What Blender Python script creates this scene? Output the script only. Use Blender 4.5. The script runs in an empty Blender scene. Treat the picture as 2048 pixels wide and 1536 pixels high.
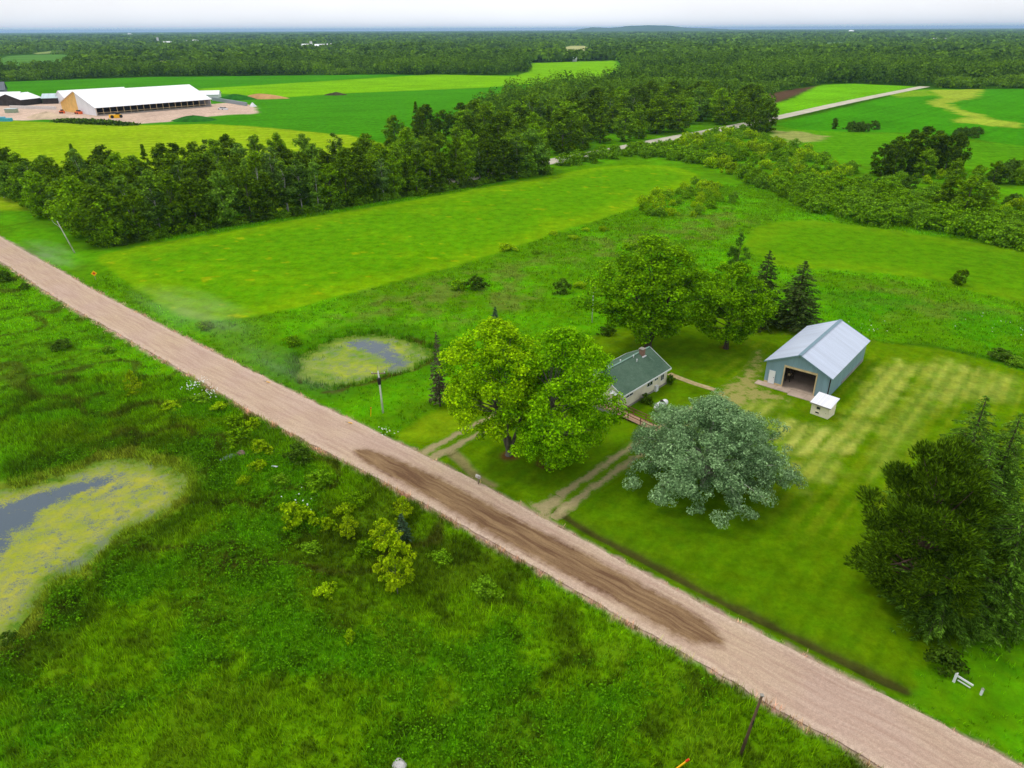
import bpy, math, random
import numpy as np
from mathutils import Vector, Matrix
from mathutils.geometry import delaunay_2d_cdt
random.seed(7)
RNG = np.random.default_rng(11)
SC = bpy.context.scene
COL = SC.collection
PI = math.pi

# ------------------------------------------------------------------ camera
H = 48.0                                   # height of the drone above the ground
F = 1422.0                                 # focal length in pixels of the 2048 px wide photo
PITCH = math.radians(26.47)
ROLL = math.radians(-0.25)
CAMROT = Matrix.Rotation(PI/2 - PITCH, 3, 'X') @ Matrix.Rotation(ROLL, 3, 'Z')
cam = bpy.data.cameras.new('camera')
cam.sensor_width = 36.0
cam.lens = 36.0*F/2048.0
cam.clip_start = 1.0
cam.clip_end = 120000.0
camo = bpy.data.objects.new('camera', cam)
COL.objects.link(camo)
camo.matrix_world = Matrix.Translation((0, 0, H)) @ CAMROT.to_4x4()
SC.camera = camo
_R = np.array(CAMROT)

def P(px, py, z=0.0):
    """where the sight line through a point of the photo meets the level z"""
    d = _R @ np.array([(px-1024)/F, -(py-768)/F, -1.0])
    t = (z-H)/d[2]
    return np.array([d[0]*t, d[1]*t])
def PP(pts, z=0.0):
    return np.array([P(a, b, z) for a, b in pts])
def proj(x, y, z):
    c = _R.T @ np.array([x, y, z-H])
    return 1024+F*c[0]/-c[2], 768-F*c[1]/-c[2]
def hgt(b, ytop):
    lo, hi = 0.0, 90.0
    for _ in range(50):
        m = (lo+hi)/2
        if proj(b[0], b[1], m)[1] > ytop: lo = m
        else: hi = m
    return lo

# ------------------------------------------------------------------ numpy helpers
def _hash(ix, iy, seed):
    n = (ix.astype(np.int64)*374761393 + iy.astype(np.int64)*668265263 + seed*1442695041) & 0x7fffffff
    n = ((n ^ (n >> 13))*1274126177) & 0x7fffffff
    n = (n ^ (n >> 16)) & 0xffff
    return n/65535.0
def vnoise(x, y, seed=0):
    ix = np.floor(x); iy = np.floor(y)
    fx = x-ix; fy = y-iy
    fx = fx*fx*(3-2*fx); fy = fy*fy*(3-2*fy)
    a = _hash(ix, iy, seed); b = _hash(ix+1, iy, seed)
    c = _hash(ix, iy+1, seed); d = _hash(ix+1, iy+1, seed)
    return (a*(1-fx)+b*fx)*(1-fy)+(c*(1-fx)+d*fx)*fy
def fbm(x, y, scale, seed=0, octv=4):
    s = 0; amp = 1; tot = 0
    x = x/scale; y = y/scale
    for o in range(octv):
        s = s+amp*vnoise(x+o*17.3, y-o*9.1, seed+o); tot += amp
        amp *= 0.55; x = x*2.03; y = y*2.03
    return s/tot
def sstep(a, b, v):
    t = np.clip((v-a)/(b-a), 0, 1)
    return t*t*(3-2*t)
def seg_dist(x, y, a, b):
    dx, dy = b[0]-a[0], b[1]-a[1]
    L = dx*dx+dy*dy+1e-12
    t = np.clip(((x-a[0])*dx+(y-a[1])*dy)/L, 0, 1)
    return np.hypot(x-a[0]-t*dx, y-a[1]-t*dy)
def line_dist(x, y, pts):
    d = np.full(x.shape, 1e9)
    for a, b in zip(pts[:-1], pts[1:]): d = np.minimum(d, seg_dist(x, y, a, b))
    return d
def poly_sdf(x, y, poly):
    """negative inside"""
    d = np.full(x.shape, 1e9); ins = np.zeros(x.shape, bool)
    n = len(poly)
    for i in range(n):
        a = poly[i]; b = poly[(i+1) % n]
        d = np.minimum(d, seg_dist(x, y, a, b))
        if a[1] != b[1]:
            c = ((a[1] > y) != (b[1] > y)) & (x < (b[0]-a[0])*(y-a[1])/(b[1]-a[1])+a[0])
            ins ^= c
    return np.where(ins, -d, d)
def smooth_poly(pts, n=2):
    p = np.array(pts, float)
    for _ in range(n):
        q = np.roll(p, -1, 0)
        p = np.stack([p*.75+q*.25, p*.25+q*.75], 1).reshape(-1, 2)
    return p
def smooth_line(pts, n=2):
    p = np.array(pts, float)
    for _ in range(n):
        q = np.stack([p[:-1]*.75+p[1:]*.25, p[:-1]*.25+p[1:]*.75], 1).reshape(-1, 2)
        p = np.vstack([p[:1], q, p[-1:]])
    return p
def unit(v):
    return v/np.maximum(np.linalg.norm(v, axis=-1, keepdims=True), 1e-9)

def mesh_np(name, V, Fq, mat=None, attrs=None, smooth=False):
    """V (n,3), Fq (m,3|4); attrs {name: per vertex float or (n,3) colour}"""
    V = np.ascontiguousarray(V, np.float32); Fq = np.ascontiguousarray(Fq, np.int32)
    me = bpy.data.meshes.new(name)
    k = Fq.shape[1]; m = len(Fq)
    me.vertices.add(len(V)); me.vertices.foreach_set('co', V.ravel())
    me.loops.add(m*k); me.loops.foreach_set('vertex_index', Fq.ravel())
    me.polygons.add(m)
    me.polygons.foreach_set('loop_start', np.arange(0, m*k, k, dtype=np.int32))
    if smooth: me.polygons.foreach_set('use_smooth', np.ones(m, bool))
    me.update(calc_edges=True)
    for an, av in (attrs or {}).items():
        av = np.asarray(av, np.float32)
        if av.ndim == 1:
            a = me.attributes.new(an, 'FLOAT', 'POINT'); a.data.foreach_set('value', np.ascontiguousarray(av))
        else:
            a = me.attributes.new(an, 'FLOAT_COLOR', 'POINT')
            c4 = np.ones((len(V), 4), np.float32); c4[:, :3] = av
            a.data.foreach_set('color', c4.ravel())
    if mat: me.materials.append(mat)
    return me

# ------------------------------------------------------------------ object helpers
def tag(o, label=None, cat=None, group=None, kind=None):
    if label: o['label'] = label
    if cat: o['category'] = cat
    if group: o['group'] = group
    if kind: o['kind'] = kind
    return o
def link(name, me, parent=None):
    o = bpy.data.objects.new(name, me); COL.objects.link(o)
    if parent: o.parent = parent
    return o
def thing(name, label, cat, loc=(0, 0, 0), rz=0.0, group=None):
    o = bpy.data.objects.new(name, None); COL.objects.link(o)
    o.empty_display_size = 0.5
    o.location = loc; o.rotation_euler = (0, 0, rz)
    return tag(o, label, cat, group)
def struct(name, me, label, cat=None):
    return tag(link(name, me), label, cat or name.replace('_', ' '), None, 'structure')

class MB:
    """collects simple solids into one mesh"""
    def __init__(s): s.v = []; s.f = []
    def add(s, vs, fs):
        n = len(s.v); s.v += [tuple(map(float, q)) for q in vs]; s.f += [tuple(i+n for i in f) for f in fs]; return s
    def box(s, x0, x1, y0, y1, z0, z1):
        return s.add([(x0, y0, z0), (x1, y0, z0), (x1, y1, z0), (x0, y1, z0), (x0, y0, z1), (x1, y0, z1), (x1, y1, z1), (x0, y1, z1)],
                     [(3, 2, 1, 0), (4, 5, 6, 7), (0, 1, 5, 4), (1, 2, 6, 5), (2, 3, 7, 6), (3, 0, 4, 7)])
    def bar(s, a, b, w, h=None, up=(0, 0, 1)):
        """a straight square bar from a to b"""
        h = h or w; a = Vector(a); b = Vector(b); d = (b-a).normalized(); u = Vector(up)
        if abs(d.dot(u)) > .95: u = Vector((1, 0, 0))
        x = d.cross(u).normalized(); y = x.cross(d)
        c = [(-1, -1), (1, -1), (1, 1), (-1, 1)]
        vs = [a+x*(i*w/2)+y*(j*h/2) for i, j in c]+[b+x*(i*w/2)+y*(j*h/2) for i, j in c]
        return s.add(vs, [(0, 1, 2, 3), (7, 6, 5, 4), (0, 4, 5, 1), (1, 5, 6, 2), (2, 6, 7, 3), (3, 7, 4, 0)])
    def tube(s, pts, radii, n=8, cap=True):
        pts = [Vector(p) for p in pts]; vs = []; fs = []
        for i, p in enumerate(pts):
            d = (pts[min(i+1, len(pts)-1)]-pts[max(i-1, 0)]).normalized()
            u = Vector((0, 0, 1)) if abs(d.z) < .9 else Vector((1, 0, 0))
            x = d.cross(u).normalized(); y = d.cross(x)
            for k in range(n):
                t = 2*PI*k/n; vs.append(p+(x*math.cos(t)+y*math.sin(t))*radii[i])
        for i in range(len(pts)-1):
            for k in range(n):
                fs.append((i*n+k, i*n+(k+1) % n, (i+1)*n+(k+1) % n, (i+1)*n+k))
        if cap: fs += [tuple(range(n-1, -1, -1)), tuple(range((len(pts)-1)*n, len(pts)*n))]
        return s.add(vs, fs)
    def ext(s, poly, axis, a, b):
        """extrude a 2D outline (ccw) along 'x','y' or 'z' from a to b"""
        n = len(poly); vs = []
        for t in (a, b):
            for p, q in poly:
                vs.append((t, p, q) if axis == 'x' else (p, t, q) if axis == 'y' else (p, q, t))
        fs = [tuple(range(n-1, -1, -1)), tuple(range(n, 2*n))]+[(i, (i+1) % n, n+(i+1) % n, n+i) for i in range(n)]
        return s.add(vs, fs)
    def slab(s, q, t):
        """plate with the four corners q, thickness t downwards"""
        q = [Vector(p) for p in q]
        return s.add(q+[p-Vector((0, 0, t)) for p in q], [(0, 1, 2, 3), (7, 6, 5, 4), (0, 4, 5, 1), (1, 5, 6, 2), (2, 6, 7, 3), (3, 7, 4, 0)])
    def me(s, name, mat, bevel=0, smooth=False):
        import bmesh
        me = bpy.data.meshes.new(name); me.from_pydata(s.v, [], s.f)
        bm = bmesh.new(); bm.from_mesh(me)
        bmesh.ops.recalc_face_normals(bm, faces=bm.faces)
        if bevel: bmesh.ops.bevel(bm, geom=list(bm.edges), offset=bevel, segments=1, affect='EDGES')
        bm.to_mesh(me); bm.free()
        if smooth:
            for p in me.polygons: p.use_smooth = True
        me.materials.append(mat); return me
    def obj(s, name, mat, parent=None, bevel=0, smooth=False):
        return link(name, s.me(name, mat, bevel, smooth), parent)

# ------------------------------------------------------------------ materials
class NT:
    def __init__(s, name):
        s.m = bpy.data.materials.new(name); s.m.use_nodes = True
        s.t = s.m.node_tree; s.t.nodes.clear()
        s.out = s.n('ShaderNodeOutputMaterial')
    def n(s, typ, **kw):
        nd = s.t.nodes.new(typ)
        for k, v in kw.items():
            if k.startswith('i_'):
                key = k[2:]; key = int(key) if key.isdigit() else key.replace('_', ' ')
                nd.inputs[key].default_value = v
            else: setattr(nd, k, v)
        return nd
    def l(s, a, b): s.t.links.new(a, b)
    def noise(s, vec, scale, detail=4, rough=.55):
        nd = s.n('ShaderNodeTexNoise'); nd.inputs['Scale'].default_value = scale
        nd.inputs['Detail'].default_value = detail; nd.inputs['Roughness'].default_value = rough
        s.l(vec, nd.inputs['Vector']); return nd.outputs['Fac']
    def rng(s, fac, a, b, c, d):
        nd = s.n('ShaderNodeMapRange'); s.l(fac, nd.inputs[0])
        for i, v in enumerate((a, b, c, d)): nd.inputs[i+1].default_value = v
        return nd.outputs[0]
    def mix(s, fac, a, b, mode='MIX'):
        nd = s.n('ShaderNodeMix', data_type='RGBA', blend_type=mode)
        for key, v in ((0, fac), (6, a), (7, b)):
            if isinstance(v, (int, float)): nd.inputs[key].default_value = v
            elif isinstance(v, (tuple, list)): nd.inputs[key].default_value = tuple(v)+((1,) if len(v) == 3 else ())
            else: s.l(v, nd.inputs[key])
        return nd.outputs[2]
    def math(s, op, a, b=0.0):
        nd = s.n('ShaderNodeMath', operation=op)
        for i, v in enumerate((a, b)):
            if isinstance(v, (int, float)): nd.inputs[i].default_value = v
            else: s.l(v, nd.inputs[i])
        return nd.outputs[0]
    def scale(s, col, fac):
        nd = s.n('ShaderNodeVectorMath', operation='SCALE'); s.l(col, nd.inputs[0])
        if isinstance(fac, (int, float)): nd.inputs['Scale'].default_value = fac
        else: s.l(fac, nd.inputs['Scale'])
        return nd.outputs[0]
    def bsdf(s, col, rough=.8, spec=.2, metal=0.0, bump=None, bdist=.02, bstr=.5):
        b = s.n('ShaderNodeBsdfPrincipled')
        if isinstance(col, (tuple, list)): b.inputs['Base Color'].default_value = tuple(col)+(1,)
        else: s.l(col, b.inputs['Base Color'])
        if isinstance(rough, (int, float)): b.inputs['Roughness'].default_value = rough
        else: s.l(rough, b.inputs['Roughness'])
        b.inputs['Specular IOR Level'].default_value = spec; b.inputs['Metallic'].default_value = metal
        if bump is not None:
            bn = s.n('ShaderNodeBump'); bn.inputs['Distance'].default_value = bdist; bn.inputs['Strength'].default_value = bstr
            s.l(bump, bn.inputs['Height']); s.l(bn.outputs[0], b.inputs['Normal'])
        return b.outputs[0]
    def done(s, sh): s.l(sh, s.out.inputs['Surface']); return s.m
def m_plain(name, col, rough=.7, spec=.25, metal=0.0, var=.18, scale=1.5):
    """a painted or weathered surface: base colour with blotches and fine grain"""
    t = NT(name); co = t.n('ShaderNodeTexCoord').outputs['Object']
    a = t.noise(co, scale, 5); b = t.noise(co, scale*14, 2)
    f = t.math('ADD', t.rng(a, .3, .7, 1-var, 1+var*.5), t.rng(b, .3, .7, -var*.3, var*.3))
    c = t.n('ShaderNodeRGB'); c.outputs[0].default_value = tuple(col)+(1,)
    return t.done(t.bsdf(t.scale(c.outputs[0], f), rough, spec, metal))
def m_metal(name, col, axis=0, pitch=.3, var=.15, rough=.45, spec=.4, dirt=(.30, .27, .22)):
    """ribbed sheet metal; axis = object axis the ribs step along"""
    t = NT(name); co = t.n('ShaderNodeTexCoord').outputs['Object']
    sp = t.n('ShaderNodeSeparateXYZ'); t.l(co, sp.inputs[0])
    ax = sp.outputs[axis]
    rib = t.math('PINGPONG', t.math('MULTIPLY', ax, 1.0/pitch), .5)
    mp = t.n('ShaderNodeMapping'); t.l(co, mp.inputs[0])
    sc = [.25, .25, .25]; sc[axis] = 2.2; mp.inputs['Scale'].default_value = sc
    streak = t.noise(mp.outputs[0], 1.0, 5)
    sheet = t.n('ShaderNodeTexWhiteNoise', noise_dimensions='1D')
    t.l(t.math('FLOOR', t.math('MULTIPLY', ax, 1/.9)), sheet.inputs['W'])
    f = t.math('ADD', t.rng(streak, .3, .7, 1-var, 1+var*.6), t.rng(sheet.outputs['Value'], 0, 1, -.05, .05))
    f = t.math('MULTIPLY', f, t.rng(rib, .0, .12, .86 if pitch < .9 else .97, 1.0))
    c = t.n('ShaderNodeRGB'); c.outputs[0].default_value = tuple(col)+(1,)
    blot = t.rng(t.noise(co, .5, 6, .65), .62, .8, 0, .35)
    return t.done(t.bsdf(t.mix(blot, t.scale(c.outputs[0], f), dirt), rough, spec, 0.0, rib, .03, .6))
def m_leaf(name, c1, c2, c3=None, objvar=.25, trans=.25, rough=.8, isl_lo=.66, isl_hi=1.75):
    """foliage: colour differs from leaf to leaf, clump to clump and tree to tree"""
    t = NT(name)
    g = t.n('ShaderNodeNewGeometry'); oi = t.n('ShaderNodeObjectInfo')
    at = t.n('ShaderNodeAttribute', attribute_name='tint')
    isl = g.outputs['Random Per Island']
    c = t.mix(t.math('MULTIPLY', t.math('ADD', isl, at.outputs['Fac']), .5), c1, c2)
    if c3: c = t.mix(t.rng(oi.outputs['Random'], .45, 1.0, 0, .75), c, c3)
    c = t.scale(c, t.rng(oi.outputs['Random'], 0, 1, 1-objvar, 1+objvar))
    c = t.scale(c, t.rng(t.math('POWER', isl, 1.8), 0, 1, isl_lo, isl_hi))
    p = t.bsdf(c, rough, .02)
    tr = t.n('ShaderNodeBsdfTranslucent'); t.l(c, tr.inputs[0])
    mx = t.n('ShaderNodeMixShader'); mx.inputs[0].default_value = trans
    t.l(p, mx.inputs[1]); t.l(tr.outputs[0], mx.inputs[2])
    return t.done(mx.outputs[0])
def m_bark(name, c1, c2, scale=3):
    t = NT(name); co = t.n('ShaderNodeTexCoord').outputs['Object']
    mp = t.n('ShaderNodeMapping'); t.l(co, mp.inputs[0]); mp.inputs['Scale'].default_value = (1, 1, .35)
    n = t.noise(mp.outputs[0], scale, 6, .65)
    return t.done(t.bsdf(t.mix(t.rng(n, .35, .65, 0, 1), c1, c2), .9, .1, 0, n, .05, .6))
# ------------------------------------------------------------------ terrain: shape and what grows where
def S(r, g, b, k=1.0):
    f = lambda c: (c/255/12.92 if c/255 <= .04045 else ((c/255+.055)/1.055)**2.4)*k
    return np.array([f(r), f(g), f(b)])
RD = np.array([.747, -.665]); RN = np.array([.665, .747])        # along and across the gravel road
_up = PP([(0, 474), (215, 597), (609, 798), (842, 909), (1095, 1041), (1358, 1190), (1640, 1329), (2039, 1536)])
_lo = PP([(0, 523), (116, 600), (359, 739), (512, 832), (719, 940), (876, 1022), (1081, 1145), (1486, 1377), (1757, 1536)])
_us, _un = _up @ RD, _up @ RN
_ls, _ln = _lo @ RD, _lo @ RN
def road_edges(s):
    k = np.arange(-12, 13, 4.0)
    return (np.mean([np.interp(s+d, _ls, _ln) for d in k], 0), np.mean([np.interp(s+d, _us, _un) for d in k], 0))
def road_dist(x, y):
    s = x*RD[0]+y*RD[1]; n = x*RN[0]+y*RN[1]
    a, b = road_edges(s)
    return np.maximum(n-b, a-n), n-(a+b)/2
DITCH = smooth_line(PP([(1118, 1024), (1165, 1052), (1220, 1080), (1327, 1135), (1450, 1201), (1512, 1229), (1640, 1293), (1730, 1337), (1812, 1374)]))
DITCH2 = smooth_line(PP([(905, 905), (925, 922), (945, 945), (985, 968)]))
POND_R = smooth_poly(PP([(592, 742), (600, 712), (640, 690), (688, 670), (755, 662), (800, 676), (850, 690), (862, 705), (845, 722), (812, 738), (760, 748), (700, 764), (662, 772), (622, 764)]))
POND_L = smooth_poly(PP([(-330, 1010), (0, 978), (60, 962), (150, 940), (210, 912), (290, 918), (340, 930), (374, 955), (368, 985), (340, 1012), (300, 1032), (245, 1055), (205, 1090), (150, 1140), (105, 1155), (62, 1200), (45, 1240), (20, 1275), (-60, 1330), (-330, 1340)]))
DRIVE1 = [[(1082, 1018), (1120, 990), (1180, 950), (1245, 906), (1310, 862), (1370, 822), (1425, 794)],
          [(1100, 1036), (1150, 1002), (1200, 966), (1262, 922), (1330, 878), (1395, 836), (1448, 808)]]
DRIVE2 = [[(838, 912), (875, 890), (915, 868), (955, 847), (1000, 825), (1060, 800)], [(858, 921), (895, 900), (945, 874), (992, 851), (1040, 828), (1100, 800)]]
YARD = smooth_poly(PP([(1408, 792), (1440, 772), (1474, 750), (1494, 724), (1504, 700), (1526, 696), (1534, 720), (1522, 772), (1570, 792), (1600, 802), (1575, 806), (1520, 806), (1475, 822), (1440, 812)]))
_driv = [smooth_line(PP(l)) for l in DRIVE1+DRIVE2]
_mouths = PP([(1085, 1025), (848, 915)])
def height(x, y):
    rd, side = road_dist(x, y)
    mouth = np.minimum(*[np.hypot(x-m[0], y-m[1]) for m in _mouths])
    keep = sstep(3.0, 7.0, mouth)
    prof = np.where(rd < 2.5, .12-.47*sstep(-.3, 2.5, rd), -.35+.35*sstep(2.5, 7.5, rd))
    prof = np.where(rd < 0, .08, prof)
    h = np.where(prof < 0, prof*keep*np.where(side < 0, 1.3, .6), prof)
    h = np.maximum(h, (.10*(1-sstep(0, 6, rd)))*(1-keep)+np.where(keep > 0, -9*keep, 0))
    far = np.hypot(x, y)
    left = sstep(4, 14, -side)*(1-sstep(200, 400, far))
    h = h+left*((fbm(x, y, 4.5, 3, 3)-.5)*.55-.12)
    nat = sstep(12, 24, side)*sstep(1.5, 6, poly_sdf_near(x, y, LAWN))*(1-sstep(200, 400, far))
    h = h+nat*(fbm(x, y, 6, 5, 3)-.5)*.35
    h = h-.32*(1-sstep(.15, 1.1, line_dist_near(x, y, DITCH)))-.12*(1-sstep(.2, 1.2, line_dist_near(x, y, DITCH2)))
    for pond in (POND_R, POND_L):
        d = poly_sdf_near(x, y, pond)+(fbm(x, y, 2.2, 9, 3)-.5)*2.2
        h = h*sstep(0, 4, d)-.95*(1-sstep(-1.2, 1.6, d))
    return h
def poly_sdf_near(x, y, poly, m=12.0):
    lo = poly.min(0)-m; hi = poly.max(0)+m
    k = (x > lo[0]) & (x < hi[0]) & (y > lo[1]) & (y < hi[1])
    d = np.full(x.shape, m)
    if k.any(): d[k] = poly_sdf(x[k], y[k], poly)
    return d
def line_dist_near(x, y, ln, m=6.0):
    lo = ln.min(0)-m; hi = ln.max(0)+m
    k = (x > lo[0]) & (x < hi[0]) & (y > lo[1]) & (y < hi[1])
    d = np.full(x.shape, m)
    if k.any(): d[k] = line_dist(x[k], y[k], ln)
    return d
LAWN = smooth_poly(PP([(792, 866), (835, 838), (905, 805), (1000, 770), (1110, 705), (1190, 668), (1250, 652), (1420, 630), (1520, 640), (1645, 655), (1745, 684), (1850, 692), (1960, 716), (2060, 748), (2400, 820), (2500, 1100), (2100, 1200), (1990, 1250), (1930, 1290), (1850, 1320), (1830, 1400), (1700, 1352), (1358, 1186), (1095, 1038), (842, 906)]), 1)
MID = smooth_poly(PP([(205, 505), (500, 455), (800, 405), (1105, 352), (1200, 332), (1330, 329), (1395, 346), (1400, 362), (1350, 385), (1240, 425), (1150, 452), (1050, 487), (930, 528), (760, 570), (600, 612), (470, 640), (390, 640), (330, 610), (250, 560), (190, 520)]))
RFIELD = smooth_poly(PP([(1490, 475), (1530, 447), (1620, 440), (1760, 458), (1900, 478), (2100, 505), (2500, 560), (2500, 640), (2048, 610), (1880, 560), (1700, 540), (1560, 535), (1495, 500)]))
# colours of what covers the ground (reflectances)
C_MEADOW = S(80, 142, 5); C_MEADOW_D = S(64, 104, 5); C_BRIGHT = S(92, 160, 6)
C_LAWN = S(94, 132, 4); C_LAWN_D = S(78, 116, 3); C_STRAW = S(178, 184, 84)
C_MID = S(92, 148, 3); C_MID_Y = S(118, 160, 4)
C_DIRT = S(206, 180, 160); C_SOIL = S(66, 48, 34)
FAR_ZONES = [  # (outline in the photo, colour, edge width, edge raggedness)
    ([(-400, 150), (0, 146), (120, 143), (155, 128), (0, 127), (-400, 130)], S(76, 142, 10), 4, 4),
    ([(-500, 185), (0, 164), (300, 154), (770, 149), (905, 152), (1060, 150), (1075, 126), (1240, 122), (1245, 160), (1100, 192), (900, 240), (790, 262), (775, 290), (640, 266), (510, 262), (-500, 275)], S(68, 140, 12), 3, 2),
    ([(393, 178), (700, 159), (865, 149), (1029, 152), (1060, 143), (1063, 126), (1234, 121), (1240, 157), (1158, 159), (974, 175), (700, 186), (564, 195), (430, 187)], S(120, 180, 4), 3, 2),
    ([(-500, 238), (0, 241), (110, 245), (290, 250), (420, 248), (520, 254), (600, 262), (700, 271), (775, 290), (785, 330), (560, 420), (200, 420), (-500, 420)], S(138, 172, 12), 2.5, 2),
    ([(1515, 191), (1640, 170), (1560, 205), (1530, 210)], S(92, 72, 54), 3, 4),
    ([(1545, 236), (1548, 208), (1588, 196), (1640, 170), (1700, 167), (1832, 173), (1700, 203)], S(108, 176, 12), 3, 3),
    ([(1550, 248), (1700, 212), (1838, 178), (2048, 178), (2600, 180), (2600, 300), (2048, 292), (1850, 266), (1700, 264), (1600, 262)], S(66, 142, 8), 3, 2),
    ([(1858, 180), (1965, 178), (1952, 196), (1895, 206), (1918, 218), (1990, 238), (2048, 248), (2048, 256), (1960, 250), (1905, 243), (1930, 232), (1885, 216), (1850, 208), (1880, 195)], S(150, 172, 50), 3, 6),
    ([(1770, 186), (1850, 180), (1880, 190), (1800, 195)], S(118, 160, 28), 3, 6),
    ([(1555, 256), (1700, 266), (1850, 270), (2048, 296), (2600, 330), (2600, 380), (2048, 350), (1920, 322), (1740, 332), (1660, 312), (1575, 285)], S(84, 146, 8), 3, 3),
    ([(1548, 262), (1600, 264), (1650, 272), (1640, 282), (1590, 284), (1555, 276)], S(150, 158, 84), 3, 8),
]
FARM_DIRT = [(-80, 205), (20, 210), (110, 203), (160, 205), (430, 208), (470, 204), (512, 212), (512, 227), (440, 231), (380, 236), (330, 245), (270, 248), (200, 241), (110, 236), (60, 241), (-80, 240)]

def cover(x, y):
    """reflectance of the ground cover at x, y"""
    n = x.shape[0]
    r = np.hypot(x, y)
    rd, side = road_dist(x, y)
    c = np.empty((n, 3)); c[:] = S(54, 92, 8)
    def put(mask, col):
        nonlocal c
        col = np.asarray(col)
        c = c*(1-mask[:, None])+col*mask[:, None]
    f3 = fbm(x, y, 3, 21); f12 = fbm(x, y, 12, 22); f30 = fbm(x, y, 30, 23)
    near = 1-sstep(380, 520, r)
    # bright summer grass between the trees, right of the road
    put(near, C_MEADOW*np.array([1.12, .92, 1]))
    put(near*sstep(.42, .62, f12)*.8, C_BRIGHT)
    put(near*sstep(.54, .72, fbm(x, y, 7, 31))*.45, S(80, 122, 10))
    def zone(px, col, w, na, ns=6, world=False, stripes=None, k=1.0):
        poly = px if world else PP(px)
        d = poly_sdf_near(x, y, poly, 40.0)
        if na: d = d+(fbm(x, y, ns, 41, 3)-.5)*na*2
        m = sstep(w, -w, d)*k
        put(m, col)
        return m
    for px, col, w, na in FAR_ZONES:
        zone(px, col, w, na)
    kf = sstep(300, 420, r)[:, None]
    g = .86+.28*f30[:, None]+.16*(fbm(x, y, 5, 37)[:, None]-.5)
    c = c*(1-kf)+c*g*kf
    hay = zone(FAR_ZONES[3][0], c, 2, 0)
    a = P(0, 300); b = P(500, 275); u = (b-a)/np.hypot(*(b-a))
    t = -x*u[1]+y*u[0]+3*fbm(x, y, 40, 5)
    put(hay*.55*sstep(.1, .9, np.sin(t*2*PI/9.0))*sstep(.35, .6, f12), S(168, 188, 46))
    big = zone(FAR_ZONES[1][0], c, 2, 0)
    t = -x*u[1]+y*u[0]
    c = c*(1+.06*big[:, None]*np.sin(t*2*PI/9.0)[:, None]-.13*big[:, None]*sstep(.93, .99, np.sin(t*2*PI/36.0))[:, None])
    for zi, ang in ((2, .35), (5, .81), (6, .81), (9, -.12)):
        zm = zone(FAR_ZONES[zi][0], c, 3, 0)[:, None]; tt = (-x*math.sin(ang)+y*math.cos(ang)+2*f30)[:, None]
        c = c*(1+zm*(.05*np.sin(tt*2*PI/7.5)-.10*sstep(.92, .99, np.sin(tt*2*PI/27.0))))*(1+zm*.22*(fbm(x, y, 18, 44+zi, 4)[:, None]-.5))
    zone(FARM_DIRT, C_DIRT*(0.8+.4*f12[:, None]), 2, 3)
    # strip field in front of the treeline
    m = zone(MID, C_MID*(.9+.2*f12[:, None]), .8, 1.2, world=True)
    dm = poly_sdf_near(x, y, MID, 40.0)
    edge = sstep(-11, -2, dm+(f12-.5)*8)
    put(m*edge*.75, C_MID_Y)
    put(m*sstep(.6, .78, fbm(x, y, 14, 51))*.5, C_MID_Y)
    put(m*sstep(.74, .80, fbm(x*.5, y, 2.2, 53))*.6, S(168, 172, 8))
    m = zone(RFIELD, S(88, 140, 4)*(.9+.2*f12[:, None]), 1.5, 3, world=True)
    dm = poly_sdf_near(x, y, RFIELD, 40.0)
    put(m*sstep(-9, -1, dm+(f12-.5)*8)*.6, S(108, 148, 8))
    # dull reedy patches in the rough meadow
    for px, k in (([(850, 560), (940, 540), (1040, 555), (1060, 600), (960, 640), (880, 650), (760, 645), (640, 650), (700, 625)], .8),
                  ([(1300, 455), (1400, 415), (1480, 415), (1490, 450), (1420, 480), (1300, 505), (1060, 545), (1020, 530), (1180, 480)], .7),
                  ([(1640, 560), (1800, 570), (2048, 620), (2048, 660), (1850, 640), (1700, 620)], .5)):
        zone(px, S(104, 124, 44), 5, 8, 5, k=k*sstep(.38, .6, f3))
    zone([(1640, 560), (2048, 625), (2300, 700), (2300, 760), (2048, 740), (1850, 690), (1660, 655)], S(62, 128, 6), 3, 5, k=.6*sstep(.4, .6, f12))
    zone([(1750, 690), (1850, 694), (1960, 716), (2060, 745), (2060, 738), (1960, 708), (1850, 686), (1760, 683)], S(52, 92, 10), .7, .6, 2, k=.8)
    # rim of the small pond
    d = poly_sdf_near(x, y, POND_R)
    put(near*(1-sstep(2, 9, d+(f3-.5)*4))*.8, S(68, 122, 6))
    put(near*(1-sstep(0, .9, np.abs(d-1.5+(f3-.5)*3)))*sstep(.45, .6, fbm(x, y, 5, 77))*.9, S(72, 56, 28))
    # meadow left of the road
    lm = sstep(0, 1.5, -side-3.0)*(1-sstep(170, 230, r))
    put(lm, C_MEADOW_D*np.array([2.35, 2.0, 1])*(.8+.4*f12[:, None]))
    put(lm*sstep(.46, .6, fbm(x, y, 9, 61)), S(80, 140, 6))
    put(lm*sstep(.5, .66, fbm(x, y, 14, 63))*.75, S(58, 80, 10))
    put(lm*sstep(.55, .7, fbm(x, y, 5, 67))*.6, S(96, 132, 14))
    put(lm*sstep(60, 105, r)*.75*sstep(.25, .6, f12), S(88, 150, 6))
    rg_ = np.abs(fbm(x, y, 16, 68, 3)-.5)
    put(lm*(1-sstep(.008, .03, rg_+(f3-.5)*.03))*sstep(45, 62, r)*.7, S(66, 66, 24))
    put(lm*sstep(.62, .72, fbm(x, y, 2.2, 69, 3))*.6, S(52, 72, 12))
    d = poly_sdf_near(x, y, POND_L)
    put(lm*(1-sstep(0, 3.5, d+(f3-.5)*4))*.8, S(128, 150, 40))
    put(lm*(1-sstep(1.2, 2.6, np.abs(d-4+(f3-.5)*4)))*.5, S(40, 70, 10))
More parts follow.
